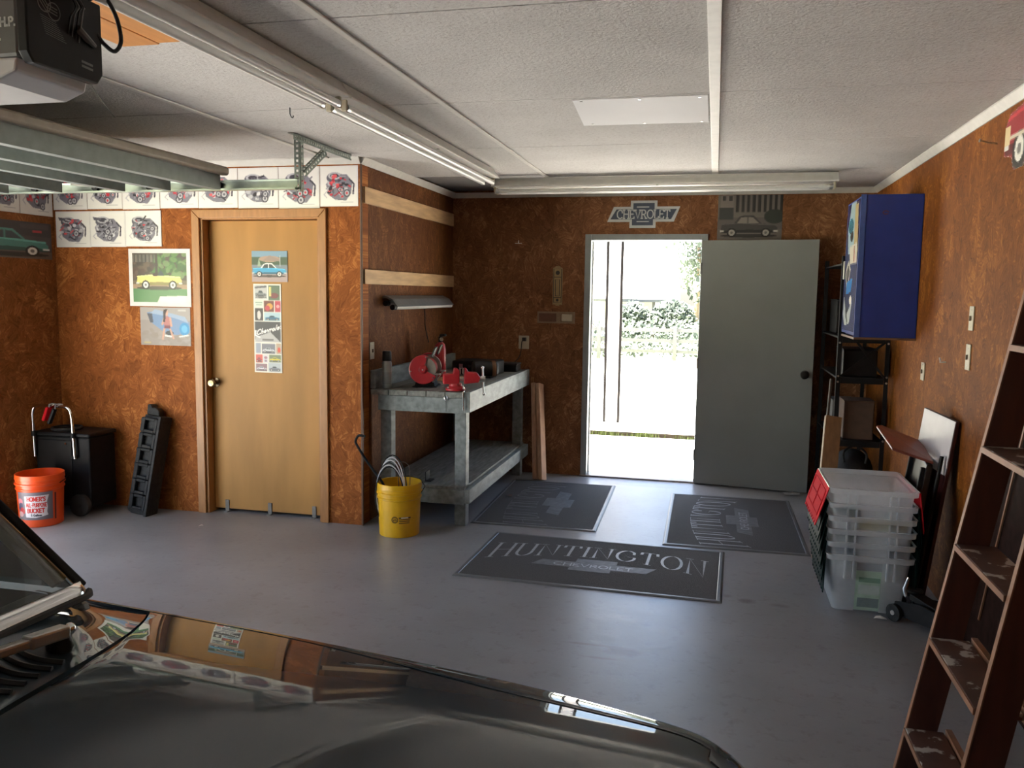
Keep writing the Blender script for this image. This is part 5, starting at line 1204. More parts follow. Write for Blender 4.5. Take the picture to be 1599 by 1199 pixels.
finish('box_body', B(-1.78, -1.60, 6.86, 7.02, BZ+.003, BZ+.06), BLACKM, bo, bevel=.006); finish('box_lid', B(-1.785, -1.595, 6.855, 7.025, BZ+.0605, BZ+.075), BLACK, bo, bevel=.005)
# things on the lower shelf
br = thing('steel_bracket', (-1.88, 5.44, .276), 'small black bent bracket on the lower bench shelf', 'bracket')
m_ = MB(); m_.box(-1.90, -1.86, 5.42, 5.50, .279, .285); m_.box(-1.90, -1.894, 5.42, 5.50, .285, .345); finish('bracket', m_, BLACKM, br)
# studs leaning at the end of the bench
for i, (x, dx, y0, lab) in enumerate(((-1.372, -.085, 7.05, 'nearer raw stud leaning on the back wall beside the bench'), (-1.425, -.075, 7.06, 'second raw stud leaning behind the nearer one beside the bench'))):
    t = thing('leaning_stud', (x, y0-.07, 0), lab, 'board', 'studs leaning by the bench')
    m_ = MB(); p0 = Vector((x, y0-.14+.0, .004)); p1 = Vector((x+dx, y0+.085, .80)); m_.beam(p0, p1, .036, .088, (.25, 1, 0)); finish('stud', m_, STUD, t, bevel=.003)

# ------------------------------------------------------------------ mats
def floor_mat_thing(cx, cy, w_, h_, r_, label, letmat, faint=0.0):
    t = thing('floor_mat', (cx, cy, 0), label, 'floor mat', 'lettered garage mats')
    M = Matrix.Translation((cx, cy, 0)) @ Matrix.Rotation(r_, 4, 'Z')
    m_ = MB(); m_.M = M
    prm = [(-w_/2, .001), (-w_/2+.012, .009), (-w_/2+.035, .010)]
    o = [(-w_/2, -h_/2), (w_/2, -h_/2), (w_/2, h_/2), (-w_/2, h_/2)]
    ring = lambda k, z: [(x-math.copysign(k, x), y-math.copysign(k, y), z) for x, y in o]
    vs = ring(0, .0005) + ring(.004, .006) + ring(.012, .009) + ring(.026, .009) + ring(.030, .0062)
    m_.add(vs, [(i*4+j, i*4+(j+1) % 4, (i+1)*4+(j+1) % 4, (i+1)*4+j) for i in range(4) for j in range(4)]); finish('rubber_border', m_, MATRUB, t)
    m_ = MB(); m_.M = M; m_.box(-w_/2+.0295, w_/2-.0295, -h_/2+.0295, h_/2-.0295, .0008, .0075); finish('pile', m_, MATCARPET, t)
    st, wt_ = text_strokes('HUNTINGTON', .22, True); sc_ = 1.27/wt_
    def fn(u, v, h):
        k = (u/.635)**2; b = .085-.175*k; tp = .285-.07*k
        return (u, b+(tp-b)*v, .0078+h)
    m_ = MB(); m_.M = M
    stroke_mesh(m_, [[(-.635+px*sc_, py) for px, py in [(l[0][0]+(l[1][0]-l[0][0])*q/4, l[0][1]+(l[1][1]-l[0][1])*q/4) for q in range(5)]] if len(l) == 2 else [(-.635+px*sc_, py) for px, py in l] for l in st], .017, fn)
    finish('lettering', m_, letmat, t)
    m_ = MB(); m_.M = M; E_ = [(-.36, -.135), (-.13, -.135), (-.13, -.185), (.11, -.185), (.11, -.135), (.31, -.135), (.36, -.035), (.13, -.035), (.13, .03), (-.11, .03), (-.11, -.035), (-.31, -.035)]
    m_.prism([(x, y+.01) for x, y in E_], lambda u, v: (u, v, .0074), lambda u, v: (u, v, .0079)); em = finish('bowtie_emblem', m_, MATLETF, t)
    st, wt_ = text_strokes('CHEVROLET', .14, False); sc_ = .46/wt_
    m_ = MB(); m_.M = M; stroke_mesh(m_, [[(-.23+px*sc_, -.105+py*.05) for px, py in l] for l in st], .008, lambda u, v, h: (u, v, .0083)); finish('emblem_lettering', m_, letmat, em)
    return t
floor_mat_thing(-.632, 4.815, 1.47, .90, -.026, 'front charcoal mat with pale arched lettering facing the car', MATLET)
floor_mat_thing(.172, 6.02, 1.43, .90, PI/2+.01, 'right charcoal mat at the foot of the open grey door', MATLET)
floor_mat_thing(-1.165, 6.16, 1.40, .87, PI/2+.02, 'left charcoal mat with worn lettering beside the bench', MATLETF)

# ------------------------------------------------------------------ buckets
def bucket(c, H_, r0, r1, m, name, label):
    t = thing(name, c, label, 'bucket')
    w_ = .004; rr = lambda h: r0+(r1-r0)*h/H_
    prof = [(0, .0), (r0-.004, 0), (r0, .004), (rr(H_*.70), H_*.70), (rr(H_*.72)+.006, H_*.715), (rr(H_*.72)+.006, H_*.735), (rr(H_*.8), H_*.745), (rr(H_*.80), H_*.80), (rr(H_*.80)+.010, H_*.81), (rr(H_*.82)+.010, H_*.835), (rr(H_*.85)+.002, H_*.845), (rr(H_*.9)+.002, H_*.90), (rr(H_*.9)+.006, H_*.905), (rr(H_*.95)+.004, H_*.95), (rr(H_)+.003, H_-.003), (rr(H_), H_), (rr(H_)-w_, H_-.002), (r0-w_, .006), (0, .006)]
    finish('pail', MB().lathe(prof, c, n=48), m, t, smooth=True)
    return t, rr
yc_ = (-1.965, 5.098, 0)
yb, yr = bucket(yc_, .345, .130, .143, YELLOW, 'yellow_bucket', 'yellow plastic bucket holding coiled cable in front of the bench')
CYL = lambda c, R, a0: (lambda u, v, h=0.0: (c[0]+(R(v)+.0012+h)*math.sin(a0+u/.14), c[1]-(R(v)+.0012+h)*math.cos(a0+u/.14), v))
fy = CYL(yc_, yr, .36-.0)
m_ = MB()
ring_ = arc(-.030, .122, .020, .020, 0, 360, 24); stroke_mesh(m_, [ring_], .004, fy); stroke_mesh(m_, [arc(-.030, .122, .0145, .0145, 0, 360, 20)], .002, fy)
stroke_mesh(m_, [[(-.038, .117), (-.034, .127), (-.030, .117), (-.026, .127), (-.022, .117)]], .005, fy)
for k, (a, b) in enumerate(((0, .075), (.0, .072), (0, .07), (0, .068))):
    stroke_mesh(m_, [[(a+.0+(b-a)*q/6, .134-.0115*k) for q in range(7)]], .0045 if k else .008, fy)
finish('printed_marks', m_, mat('dark_brown_print', (0.05, 0.03, 0.02), 0.5), yb)
m_ = MB(); stroke_mesh(m_, [[(.015+.042*q/4, .1345) for q in range(5)]], .0075, lambda u, v, h: fy(u, v, .0008)); finish('paper_strip', m_, PAPERW, yb)
m_ = MB(); m_.tube([(yc_[0]+.158*math.cos(t*PI/14+.1), yc_[1]+.03-.05*math.sin(t*PI/14), .285-.0*t+.035*math.sin(t*PI/14)) for t in range(15)], .003, 6); 
m_ = MB(); m_.tube([(yc_[0]-.152, yc_[1], .283), (yc_[0]-.156, yc_[1]+.06, .31), (yc_[0]-.09, yc_[1]+.148, .335), (yc_[0]+.0, yc_[1]+.166, .345), (yc_[0]+.09, yc_[1]+.148, .335), (yc_[0]+.156, yc_[1]+.06, .31), (yc_[0]+.152, yc_[1], .283)], .0028, 6); finish('bail', m_, BLACKM, yb, smooth=True)
cb_ = thing('cable_coil', (yc_[0]-.05, yc_[1], .02), 'pale coiled cable standing in the yellow bucket', 'cable')
for k in range(6):
    r_ = .125+.007*k; pts = []
    for q in range(28):
        a = 2*PI*q/28; pts.append((yc_[0]-.045+.35*r_*math.cos(a)*1.0+.045*math.cos(a)-.004*k, yc_[1]-.06+.03*k*.6+.02*math.cos(a+k), .255+.235*math.sin(a)*(r_/.15)))
    m_ = MB(); m_.tube(pts, .0042, 6, True); finish('cable_turn', m_, CABLEW if k in (1, 3, 4) else BLACK, cb_, smooth=True)
ck = thing('crook_rod', (yc_[0]-.09, yc_[1]+.07, .02), 'black hooked rod sticking out of the yellow bucket', 'rod')
m_ = MB(); m_.tube(catmull([(yc_[0]+.03, yc_[1]-.01, .02), (yc_[0]-.10, yc_[1]-.005, .30), (yc_[0]-.165, yc_[1], .385), (-2.19, 5.10, .46), (-2.258, 5.10, .56), (-2.272, 5.10, .595), (-2.25, 5.10, .632), (-2.205, 5.10, .630)], 5), .0085, 8); finish('rod', m_, BLACKM, ck, smooth=True)
wl = thing('wire_loop', (yc_[0]+.03, yc_[1]+.03, .02), 'thin rusty wire loop standing in the yellow bucket', 'wire')
m_ = MB(); m_.tube(catmull([(yc_[0]+.04, yc_[1]+.04, .02), (yc_[0]+.055, yc_[1]+.05, .38), (yc_[0]+.03, yc_[1]+.055, .455), (yc_[0]-.02, yc_[1]+.05, .46), (yc_[0]-.03, yc_[1]+.05, .40), (yc_[0]+.0, yc_[1]+.045, .03)], 5), .003, 6); finish('wire', m_, mat('rusty_wire', (0.08, 0.05, 0.035), 0.6), wl, smooth=True)
oc_ = (-4.355, 4.662, 0)
orb, orr = bucket(oc_, .345, .132, .146, ORANGE, 'orange_bucket', 'orange plastic bucket with a lettered label in the left corner')
A = Art(120, 100, (112, 104, 112)); A.ell(.10, .66, .09, .11, (206, 120, 130)); A.ell(.12, .5, .08, .12, (80, 76, 100)); A.ell(.15, .32, .10, .13, (176, 40, 44)); A.ell(.1, .2, .09, .1, (190, 150, 150)); A.ell(.05, .42, .05, .06, (60, 62, 96))
A.poly([(.25, .86), (.90, .90), (.84, .64), (.86, .46), (.84, .28), (.87, .16), (.55, .08), (.27, .10), (.26, .4)], (214, 206, 210))
A.word("HOMER'S", .33, .69, .14, .014, (196, 42, 36), slant=.06, fit=.47); A.word('ALL-PURPOSE', .30, .48, .13, .011, (196, 42, 36), fit=.53); A.word('BUCKET', .33, .27, .14, .015, (196, 42, 36), slant=.05, fit=.44); A.word('5 Gallons', .42, .14, .07, .007, (30, 26, 40), fit=.28)
fo = CYL(oc_, orr, .55)
oL = A.mesh('label', lambda a, b: fo(-.135+.235*a, .052+.185*b), INK, orb)
m_ = MB(); stroke_mesh(m_, [[(.118, .22), (.118, .05)]], .012, fo); finish('scale_strip', m_, mat('dark_red_print', (0.12, 0.012, 0.01), 0.5), orb)
m_ = MB(); m_.tube([(oc_[0]-.155, oc_[1], .283), (oc_[0]-.158, oc_[1]+.06, .305), (oc_[0]-.09, oc_[1]+.150, .315), (oc_[0], oc_[1]+.168, .32), (oc_[0]+.09, oc_[1]+.150, .315), (oc_[0]+.158, oc_[1]+.06, .305), (oc_[0]+.155, oc_[1], .283)], .0028, 6); finish('bail', m_, BLACKM, orb, smooth=True)

# ------------------------------------------------------------------ black cart in the left corner
ct = thing('equipment_cart', (-4.40, 4.98, 0), 'black wheeled equipment cart with chrome U handle in the left corner', 'cart')
finish('cabinet', B(-4.60, -4.16, 4.90, 5.16, .055, .545), BLACKM, ct, bevel=.012)
finish('front_panel', B(-4.575, -4.30, 4.893, 4.8995, .08, .52), BLACK, ct, bevel=.004)
finish('lid', B(-4.61, -4.15, 4.885, 5.17, .546, .575), BLACK, ct, bevel=.012)
m_ = MB(); m_.lathe([(.10, 0), (.105, .012), (.10, .02), (.085, .02)], (-4.44, 5.02, .576), n=28); finish('hose_coil', m_, RUBBER, ct, smooth=True)
m_ = MB(); m_.tube(catmull([(-4.585, 4.875, .40), (-4.588, 4.875, .56), (-4.59, 4.875, .70), (-4.575, 4.875, .748), (-4.53, 4.875, .762), (-4.42, 4.875, .762), (-4.335, 4.875, .76), (-4.29, 4.875, .742), (-4.272, 4.875, .69), (-4.265, 4.875, .56), (-4.258, 4.875, .40)], 4), .0105, 10); hb = finish('handle_tube', m_, CHROME, ct, smooth=True, label='chrome U shaped handle')
for x in (-4.587, -4.266): finish('handle_clamp', MB().cyl((x, 4.875, .545), (x, 4.875, .58), .017, n=12), BLACK, hb)
for x in (-4.27,): finish('handle_clamp', MB().cyl((x, 4.875, .40), (x, 4.875, .42), .016, n=12), BLACK, hb)
m_ = MB(); m_.cyl((-4.34, 4.895, .50), (-4.34, 4.885, .50), .008, n=12); finish('knob', m_, CHROME, ct)
for x in (-4.22, -4.56):
    m_ = MB(); m_.lathe([(.0, -.02), (.05, -.022), (.075, -.018), (.078, 0), (.075, .018), (.05, .022), (0, .02)], (x, 4.865, .079), (0, 1, 0), 24); wh = finish('wheel', m_, RUBBER, ct, smooth=True)
    finish('hub', MB().cyl((x, 4.842, .079), (x, 4.85, .079), .022, n=14), DARKCAST, wh)
    finish('axle_bracket', B(x-.02, x+.02, 4.888, 4.8925, .06, .11), BLACKM, ct)
cl = thing('spring_clamp', (-4.44, 4.86, .70), 'red jawed clamp hooked over the chrome cart handle', 'clamp')
m_ = MB(); m_.beam((-4.435, 4.858, .755), (-4.47, 4.852, .66), .022, .05, (0, 1, 0)); finish('red_jaw', m_, REDP, cl, bevel=.008)
m_ = MB(); m_.beam((-4.39, 4.858, .745), (-4.435, 4.852, .64), .02, .035, (0, 1, 0)); finish('black_jaw', m_, BLACK, cl, bevel=.006)
for a in (-4.43, -4.38):
    m_ = MB(); m_.tube([(a-.012, 4.86, .735), (a, 4.855, .775), (a+.014, 4.87, .778), (a+.03, 4.888, .772)], .005, 6); finish('wire_end', m_, STEEL, cl, smooth=True)
# cylinder head casting leaning on the wall
hd_ = thing('cylinder_head', (-3.85, 5.03, 0), 'black cast engine part leaning upright against the wall beside the wooden door', 'engine part')
HM = Matrix.Translation((-3.865, 4.985, .006)) @ Matrix.Rotation(.10, 4, 'Y') @ Matrix.Rotation(-.155, 4, 'X') @ Matrix.Rotation(-.12, 4, 'Z')
def Hh(): m = MB(); m.M = HM; return m
m_ = Hh(); m_.box(-.085, .075, .02, .115, 0, .70); finish('casting', m_, DARKCAST, hd_, bevel=.008)
m_ = Hh(); m_.box(.062, .084, -.012, .10, 0.0, .70); finish('flange', m_, DARKCAST, hd_, bevel=.003, label='smooth raised flange edge')
for k in range(6):
    z = .05+.108*k
    m_ = Hh()
    for (a, b, c_, d_) in ((-.082, -.048, z-.01, z+.09), (.035, .06, z-.01, z+.09), (-.048, .035, z-.012, z+.008), (-.048, .035, z+.072, z+.092)): m_.box(a, b, -.012, .0195, c_, d_)
    finish('port_rim', m_, DARKCAST, hd_, bevel=.006)
for k in range(7):
    m_ = Hh(); z = .035+.103*k; m_.lathe([(0, -.02), (.028, -.02), (.032, .0), (.028, .02), (0, .02)], (-.088, .045, z), (0, 1, 0), 14); finish('port_boss', m_, DARKCAST, hd_, smooth=True)
m_ = Hh(); m_.prism([(-.08, .70), (.03, .70), (.02, .735), (-.01, .755), (-.04, .75), (-.06, .775), (-.085, .77)], lambda u, v: (u, .03, v), lambda u, v: (u, .09, v)); finish('end_lug', m_, DARKCAST, hd_, bevel=.006)

# ------------------------------------------------------------------ right side: cabinet, rack, totes, boards, jack, ladder
cbt = thing('wall_cabinet', (1.02, 5.82, 1.34), 'deep blue wall cabinet with a pictured door high in the right corner', 'cabinet')
CX0, CY0, CY1, CZ0, CZ1 = .868, 5.585, 6.12, 1.335, 2.205
finish('cabinet_body', B(CX0, XR-.002, CY0, CY1, CZ0, CZ1), BLUE, cbt, bevel=.004)
dr = finish('cabinet_door', B(CX0-.026, CX0-.002, CY0+.003, CY1-.003, CZ0+.012, CZ1-.008), BLUE, cbt, bevel=.004)
A = Art(44, 76, (30, 40, 92)); A.poly([(.3, 1), (.7, 1), (.72, .62), (.2, .6), (.1, .8)], (150, 172, 176)); A.poly([(.62, .98), (.86, .98), (.96, .6), (.66, .58)], (176, 156, 112)); A.ell(.35, .82, .2, .06, (40, 110, 130)); A.ell(.45, .74, .12, .04, (24, 30, 40)); A.poly([(.3, .66), (.9, .68), (.95, .52), (.4, .52)], (196, 190, 172)); A.line([(.7, .64), (.72, .55)], .03, (170, 60, 50))
A.poly([(.05, .46), (.3, .56), (.5, .48), (.25, .3)], (176, 172, 160)); A.poly([(.1, .45), (.3, .52), (.42, .47), (.25, .36)], (46, 44, 48)); A.poly([(.2, .38), (.7, .42), (.6, .30), (.2, .28)], (40, 110, 170)); A.poly([(.06, .3), (.3, .12), (.75, .24), (.6, .06), (.2, .03), (.02, .12)], (170, 176, 172)); A.poly([(.12, .27), (.3, .16), (.46, .2), (.3, .09)], (40, 42, 46)); A.ell(.6, .24, .10, .035, (220, 214, 196)); A.line([(.05, .3), (.4, .07)], .02, (28, 30, 34))
A.mesh('door_picture', lambda a, b: (CX0-.0267, CY1-.02-(CY1-CY0-.04)*a, CZ0+.03+(CZ1-CZ0-.05)*b), INK_GLOSS, dr)
finish('edge_trim', B(CX0-.027, CX0+.004, CY0-.004, CY0+.002, CZ0, CZ1), mat('blue_edge_band', (0.05, 0.09, 0.26), 0.3), cbt)
finish('bottom_lip', B(CX0-.026, XR-.002, CY0+.001, CY1, CZ0-.014, CZ0-.001), mat('brown_lip', (0.14, 0.075, 0.04), 0.5), cbt)
finish('handle', B(CX0-.04, CX0-.027, CY1-.05, CY1-.03, 1.70, 1.82), STEEL, dr, bevel=.003)
m_ = MB(); stroke_mesh(m_, [arc(.985, 2.095, .016, .010, 20, 320, 10)], .006, lambda u, v, h: (u, CY0-.0008, v)); finish('rust_mark', m_, mat('rusty_smudge', (0.12, 0.03, 0.03), 0.7), cbt)
rk = thing('shelf_rack', (.98, 6.6, 0), 'black metal shelf rack in the dark corner behind the open door', 'shelf rack')
RX0, RX1, RY0, RY1 = .83, 1.165, 6.16, 7.10
for x in (RX0, RX1-.028):
    for y in (RY0, RY1-.028):
        m_ = MB(); m_.box(x, x+.028, y, y+.003, 0, 1.86); m_.box((x if x < 1 else x+.025), (x+.003 if x < 1 else x+.028), y+.003, y+.028, 0, 1.86); finish('post', m_, BLACKM, rk)
RZ = (.16, .58, 1.02, 1.30, 1.80)
for z in RZ:
    m_ = MB(); m_.box(RX0+.004, RX1-.004, RY0+.004, RY1-.004, z, z+.012); m_.box(RX0+.029, RX1-.029, RY0+.0035, RY0+.007, z-.03, z); finish('shelf', m_, BLACKM, rk)
m_ = MB(); m_.beam((RX0+.03, RY0+.001, 1.04), (RX1-.03, RY0+.001, 1.28), .016, .004, (0, 1, 0)); m_.beam((RX1-.03, RY0-.004, 1.04), (RX0+.12, RY0-.004, 1.28), .016, .004, (0, 1, 0)); finish('cross_brace', m_, BLACKM, rk)
for z in (.60, .64, 1.0, 1.04, 1.27):
    for x in (RX0+.012, RX1-.012): finish('bolt', MB().cyl((x, RY0-.001, z), (x, RY0-.007, z), .007, n=8), STEEL, rk)
def rbox(name, x0, x1, y0, y1, z0, z1, m, lab, cat, part_='box_body', lidm=None):
    t = thing(name, ((x0+x1)/2, (y0+y1)/2, z0), lab, cat); finish(part_, B(x0, x1, y0, y1, z0+.002, z1), m, t, bevel=.008)
    finish('lid_flap', B(x0-.002, x1+.002, y0-.002, y1+.002, z1+.0005, z1+.006), lidm or m, t)
    return t
rbox('cardboard_box', .90, 1.10, 6.22, 6.45, .592, .86, CARDB, 'brown cardboard box on the middle rack shelf', 'box')
rbox('grey_carton', .86, 1.02, 6.50, 6.75, .592, .83, mat('grey_card', (0.11, 0.105, 0.10), 0.8), 'grey carton standing behind the cardboard box on the rack', 'box')
rbox('black_tool_box', .875, 1.10, 6.21, 6.55, 1.032, 1.22, BLACK, 'black plastic tool box on the rack under the blue cabinet', 'tool box')
rbox('dark_storage_bin', .87, 1.12, 6.62, 6.98, 1.312, 1.56, BLACKM, 'dark storage bin on the upper rack shelf behind the blue cabinet', 'bin')
sb2 = thing('duffel_bag', (1.0, 6.42, .172), 'dark round bag slumped on the low rack shelf', 'bag')
m_ = MB(); m_.ball((1.0, 6.42, .335), .155, 20, 12, (.95, 1.2, 1.02)); finish('bag_body', m_, mat('black_canvas', (0.016, 0.016, 0.018), 0.8, bump=.3), sb2, smooth=True)
m_ = MB(); m_.tube(catmull([(.93, 6.27, .42), (.92, 6.25, .50), (1.0, 6.28, .54), (1.07, 6.26, .49), (1.07, 6.27, .42)], 4), .008, 8); finish('bag_strap', m_, RUBBER, sb2, smooth=True)
# leaning tan board
lb = thing('leaning_board', (.66, 5.2, 0), 'tan wooden board leaning behind the clear totes', 'board')
m_ = MB(); m_.beam((.668, 5.20, .02), (.737, 5.50, .845), .100, .03, (.25, -1, .3)); finish('board', m_, mat('tan_board', (0.22, 0.125, 0.058), 0.6, var=.15, scale=8, stretch=(6, 6, 1)), lb, bevel=.003)
st_ = thing('leaning_stick', (.72, 5.9, 0), 'thin dark stick leaning beside the rack post', 'stick')
m_ = MB(); m_.tube([(.70, 5.75, .006), (.795, 6.125, 1.02)], .010, 8); finish('stick', m_, mat('dark_stick', (0.07, 0.05, 0.04), 0.6), st_, smooth=True)

# totes, nested
def tote(k, z0, rim, lids, lab):
    t = thing('storage_tote', (.80, 4.60, z0), lab, 'storage tote', 'clear totes nested in one stack')
    bx, by, tx, ty = .160, .205, .192, .250; c = (.795, 4.615); Hh_ = rim-z0
    q = lambda s: (bx+(tx-bx)*s, by+(ty-by)*s)
    m_ = MB(); vs = []; n = 40
    def ringp(hx, hy, z):
        r = .03; P = []
        for cx, cy, a0 in ((hx-r, hy-r, 0), (-hx+r, hy-r, 90), (-hx+r, -hy+r, 180), (hx-r, -hy+r, 270)):
            for i in range(5): a = math.radians(a0+90*i/4); P.append((c[0]+cx+r*math.cos(a), c[1]+cy+r*math.sin(a), z))
            if a0 == 180: P += [(c[0]-.060, c[1]-hy, z), (c[0]+.058, c[1]-hy, z)]
        return P
    R_ = [ringp(*q(s), z0+.002+(Hh_-.002)*s) for s in (0, .3, .7, .88)] + [ringp(tx, ty, rim-.028), ringp(tx+.012, ty+.012, rim-.026), ringp(tx+.014, ty+.014, rim), ringp(tx+.004, ty+.004, rim+.001)]
    vs = [p for r in R_ for p in r]; m = len(R_[0])
    m_.add(vs, [(i*m+j, i*m+(j+1) % m, (i+1)*m+(j+1) % m, (i+1)*m+j) for i in range(len(R_)-1) for j in range(m)] + [tuple(range(m-1, -1, -1))])
    tb_ = finish('tub', m_, MILKY, t, smooth=True); tb_.data.materials.append(CLEARP)
    if k == 0:
        for i_ in range(3): tb_.data.polygons[i_*m+15].material_index = 1
    for x in (-.118, -.078, .078, .112):
        s0 = (Hh_-.085)/Hh_ if k else .5
        y0, y1 = c[1]-q(max(s0, .4))[1], c[1]-ty
        m_ = MB(); m_.box(c[0]+x-.0035, c[0]+x+.0035, c[1]-ty-.013, c[1]-ty+.02, rim-.085 if k else rim-.12, rim-.001); finish('rib', m_, MILKY, t)
    for sgn in (-1, 1):
        x0 = c[0]+sgn*(tx+.015); m_ = MB(); L_ = .205; d_ = Vector((sgn*(.30 if lids is REDP else .02+.05*k), 0, -1)).normalized()
        if sgn > 0: d_ = Vector((.14 if k == 5 else .03+.02*k, 0, -1)).normalized()
        a = Vector((x0, 0, rim-.004)); nrm = Vector((-d_.z*sgn, 0, d_.x*sgn))*(.004)
        def lp(u, v, h): p = a + d_*(u*L_) + nrm*h; return (p.x, c[1]-.245+.49*v, p.z)
        pl_ = [(0, 0), (.92, 0)]
        for i in range(9): v = i/9; pl_ += [(.92, v+.01), (1.0, v+.02), (1.0, v+.045+.02), (.92, v+.075)]
        pl_ += [(.92, 1), (0, 1)]
        m_.prism(pl_, lambda u, v: lp(u, v, 0), lambda u, v: lp(u, v, 1)); lid = finish('lid_flap', m_, lids, t)
        m_ = MB()
        for u0, u1, v0, v1 in ((.12, .15, .08, .92), (.75, .78, .08, .92), (.15, .75, .08, .1), (.15, .75, .9, .92), (.15, .75, .48, .5), (.42, .44, .1, .9)):
            m_.prism([(u0, v0), (u1, v0), (u1, v1), (u0, v1)], lambda u, v: lp(u, v, 1.02), lambda u, v: lp(u, v, 1.9))
        finish('lid_ridges', m_, lids, lid)
        m_ = MB(); m_.cyl((x0, c[1]-.235, rim-.002), (x0, c[1]+.235, rim-.002), .0028, n=8); finish('hinge_wire', m_, STEEL, t)
    return t
RIMS = [.305, .370, .435, .500, .565, .640]
tl = ['bottom clear tote standing on the floor with green papers inside', 'second clear tote from the bottom of the nested stack', 'third clear tote from the bottom of the nested stack', 'fourth clear tote from the bottom, second pair of dark green lids', 'clear tote just under the red lidded one', 'topmost clear tote with red hanging lids']
for k in range(6):
    tote(k, RIMS[k]-.300, RIMS[k], REDP if k == 5 else GREENP, tl[k])
def tucked(name, k, x0, x1, z0, z1, m, lab, cat, part_):
    """thin sheet standing between the front walls of tote k and the one nested in it"""
    yw = lambda z: 4.615 - (.205+.045*min(1, (z-(RIMS[k]-.300))/.300)) + .0045
    t = thing(name, ((x0+x1)/2, yw(z0), z0), lab, cat)
    m_ = MB(); m_.prism([(x0, z0), (x1, z0), (x1, z1), (x0, z1)], lambda u, v: (u, yw(v), v), lambda u, v: (u, yw(v)+.0022, v)); finish(part_, m_, m, t)
    return t
ps = tucked('paper_stack', 0, .735, .865, .012, .225, mat('pale_green_paper', (.55, .74, .55), .7), 'pale green papers seen through the front of the bottom tote', 'papers', 'paper_sheet')
for q, (z0, z1, c_) in enumerate(((.03, .08, (.22, .30, .28)), (.10, .15, (.64, .74, .66)), (.165, .19, (.25, .45, .30)))):
    m_ = MB(); m_.prism([(.75, z0), (.85, z0), (.85, z1), (.75, z1)], lambda u, v: (u, 4.4105-.15*v-.0006+.0028, v), lambda u, v: (u, 4.4105-.15*v+.0003+.0028, v)); finish('printed_block', m_, mat('print_block_%d' % q, c_, .6), ps)
SLATE = mat('slate_blue_folder', (.02, .06, .12), .5); YEL = mat('yellowed_sheet', (.42, .36, .12), .6); TEAL = mat('dark_teal_folder', (.015, .055, .075), .5)
tucked('flat_folder', 1, .625, .735, .309, .350, SLATE, 'slate blue folder at the left in the lowest nested tote band', 'folder', 'folder_sheet')
tucked('flat_folder', 1, .865, .955, .309, .345, SLATE, 'slate blue folder at the right in the lowest nested tote band', 'folder', 'folder_sheet')
tucked('flat_folder', 2, .625, .735, .374, .415, TEAL, 'dark teal folder at the left, third tote band from the floor', 'folder', 'folder_sheet')
tucked('yellow_sheet', 3, .74, .96, .440, .485, YEL, 'yellowed sheet across the middle band of the tote stack', 'paper', 'folder_sheet')
tucked('flat_folder', 4, .630, .735, .504, .545, TEAL, 'dark teal folder in the second band below the red lids', 'folder', 'folder_sheet')

# boards leaning at the right wall behind the totes
wbd = thing('white_panel', (1.12, 4.85, 0), 'white faced panel with maroon edge leaning on the right wall', 'panel')
PM = Matrix(((0, 1, 0, 1.045), (-1, 0, 0, 5.0), (0, 0, 1, 0.0), (0, 0, 0, 1)))
def lean(u, v, h): return (.985+.115*v/.98+.075*u/.34+h*.97, 4.83-.33*u/.34+h*.2, .004+v-h*.12)   # u runs towards the viewer
m_ = MB(); m_.prism([(0, 0), (.34, 0), (.34, .975), (0, 1.0)], lambda u, v: lean(u, v, 0), lambda u, v: lean(u, v, .018)); finish('panel_board', m_, MAROON, wbd, bevel=.002)
m_ = MB(); m_.prism([(.002, .735), (.336, .70), (.336, .972), (.002, .997)], lambda u, v: lean(u, v, -.0025), lambda u, v: lean(u, v, -.0003)); finish('white_face', m_, WHITEB, wbd)
sc2 = thing('folded_creeper', (1.02, 4.6, 0), 'dark folding board with a bent brown flap standing behind the totes', 'folding board')
def ln2(u, v, h): return (.965+.10*v/.78+h, 4.83-u, .004+v)
m_ = MB(); m_.prism([(0, .05), (.30, .05), (.30, .745), (0, .80)], lambda u, v: ln2(u, v, 0), lambda u, v: ln2(u, v, .03)); finish('back_panel', m_, mat('scuffed_black_panel', (0.03, 0.024, 0.022), 0.3, var=.5, scale=14), sc2, bevel=.004)
m_ = MB(); fa, fb = ln2(.30, .75, .0), ln2(0, .805, .0)
F0 = [(fa[0]+.03, fa[1], fa[2]), (fb[0]+.03, fb[1], fb[2]), (fb[0]-.17, fb[1]+.02, fb[2]+.075), (fb[0]-.205, fb[1]-.03, fb[2]+.078), (fa[0]-.16, fa[1]+.03, fa[2]+.055)]
m_.add(F0 + [(x, y, z+.014) for x, y, z in F0], [(0, 1, 2, 3, 4), (9, 8, 7, 6, 5)] + [(i, (i+1) % 5, 5+(i+1) % 5, 5+i) for i in range(5)]); finish('bent_flap', m_, BROWNV, sc2, bevel=.004, label='brown flap bent out level at the top')
m_ = MB(); m_.beam(ln2(.285, .06, -.012), ln2(.285, .73, -.012), .02, .02, (0, 1, 0)); m_.beam(ln2(.02, .06, -.012), ln2(.02, .78, -.012), .02, .02, (0, 1, 0)); finish('side_rail', m_, BLACKM, sc2, bevel=.003)
for u in (.03, .27):
    m_ = MB(); p = ln2(u, .028, .015); m_.cyl((p[0], p[1]-.012, .03), (p[0], p[1]+.012, .03), .0285, n=16); finish('caster', m_, RUBBER, sc2, smooth=True)
pv = thing('steel_pipe', (1.1, 4.55, 0), 'thin dark pipe leaning against the white panel', 'pipe')
m_ = MB(); m_.tube([(1.0, 4.40, .012), (1.125, 4.52, .80)], .010, 10); finish('pipe', m_, BLACKM, pv, smooth=True)
dk = thing('dark_board', (1.17, 3.6, 0), 'broad dark brown board leaning on the right wall behind the stepladder', 'board')
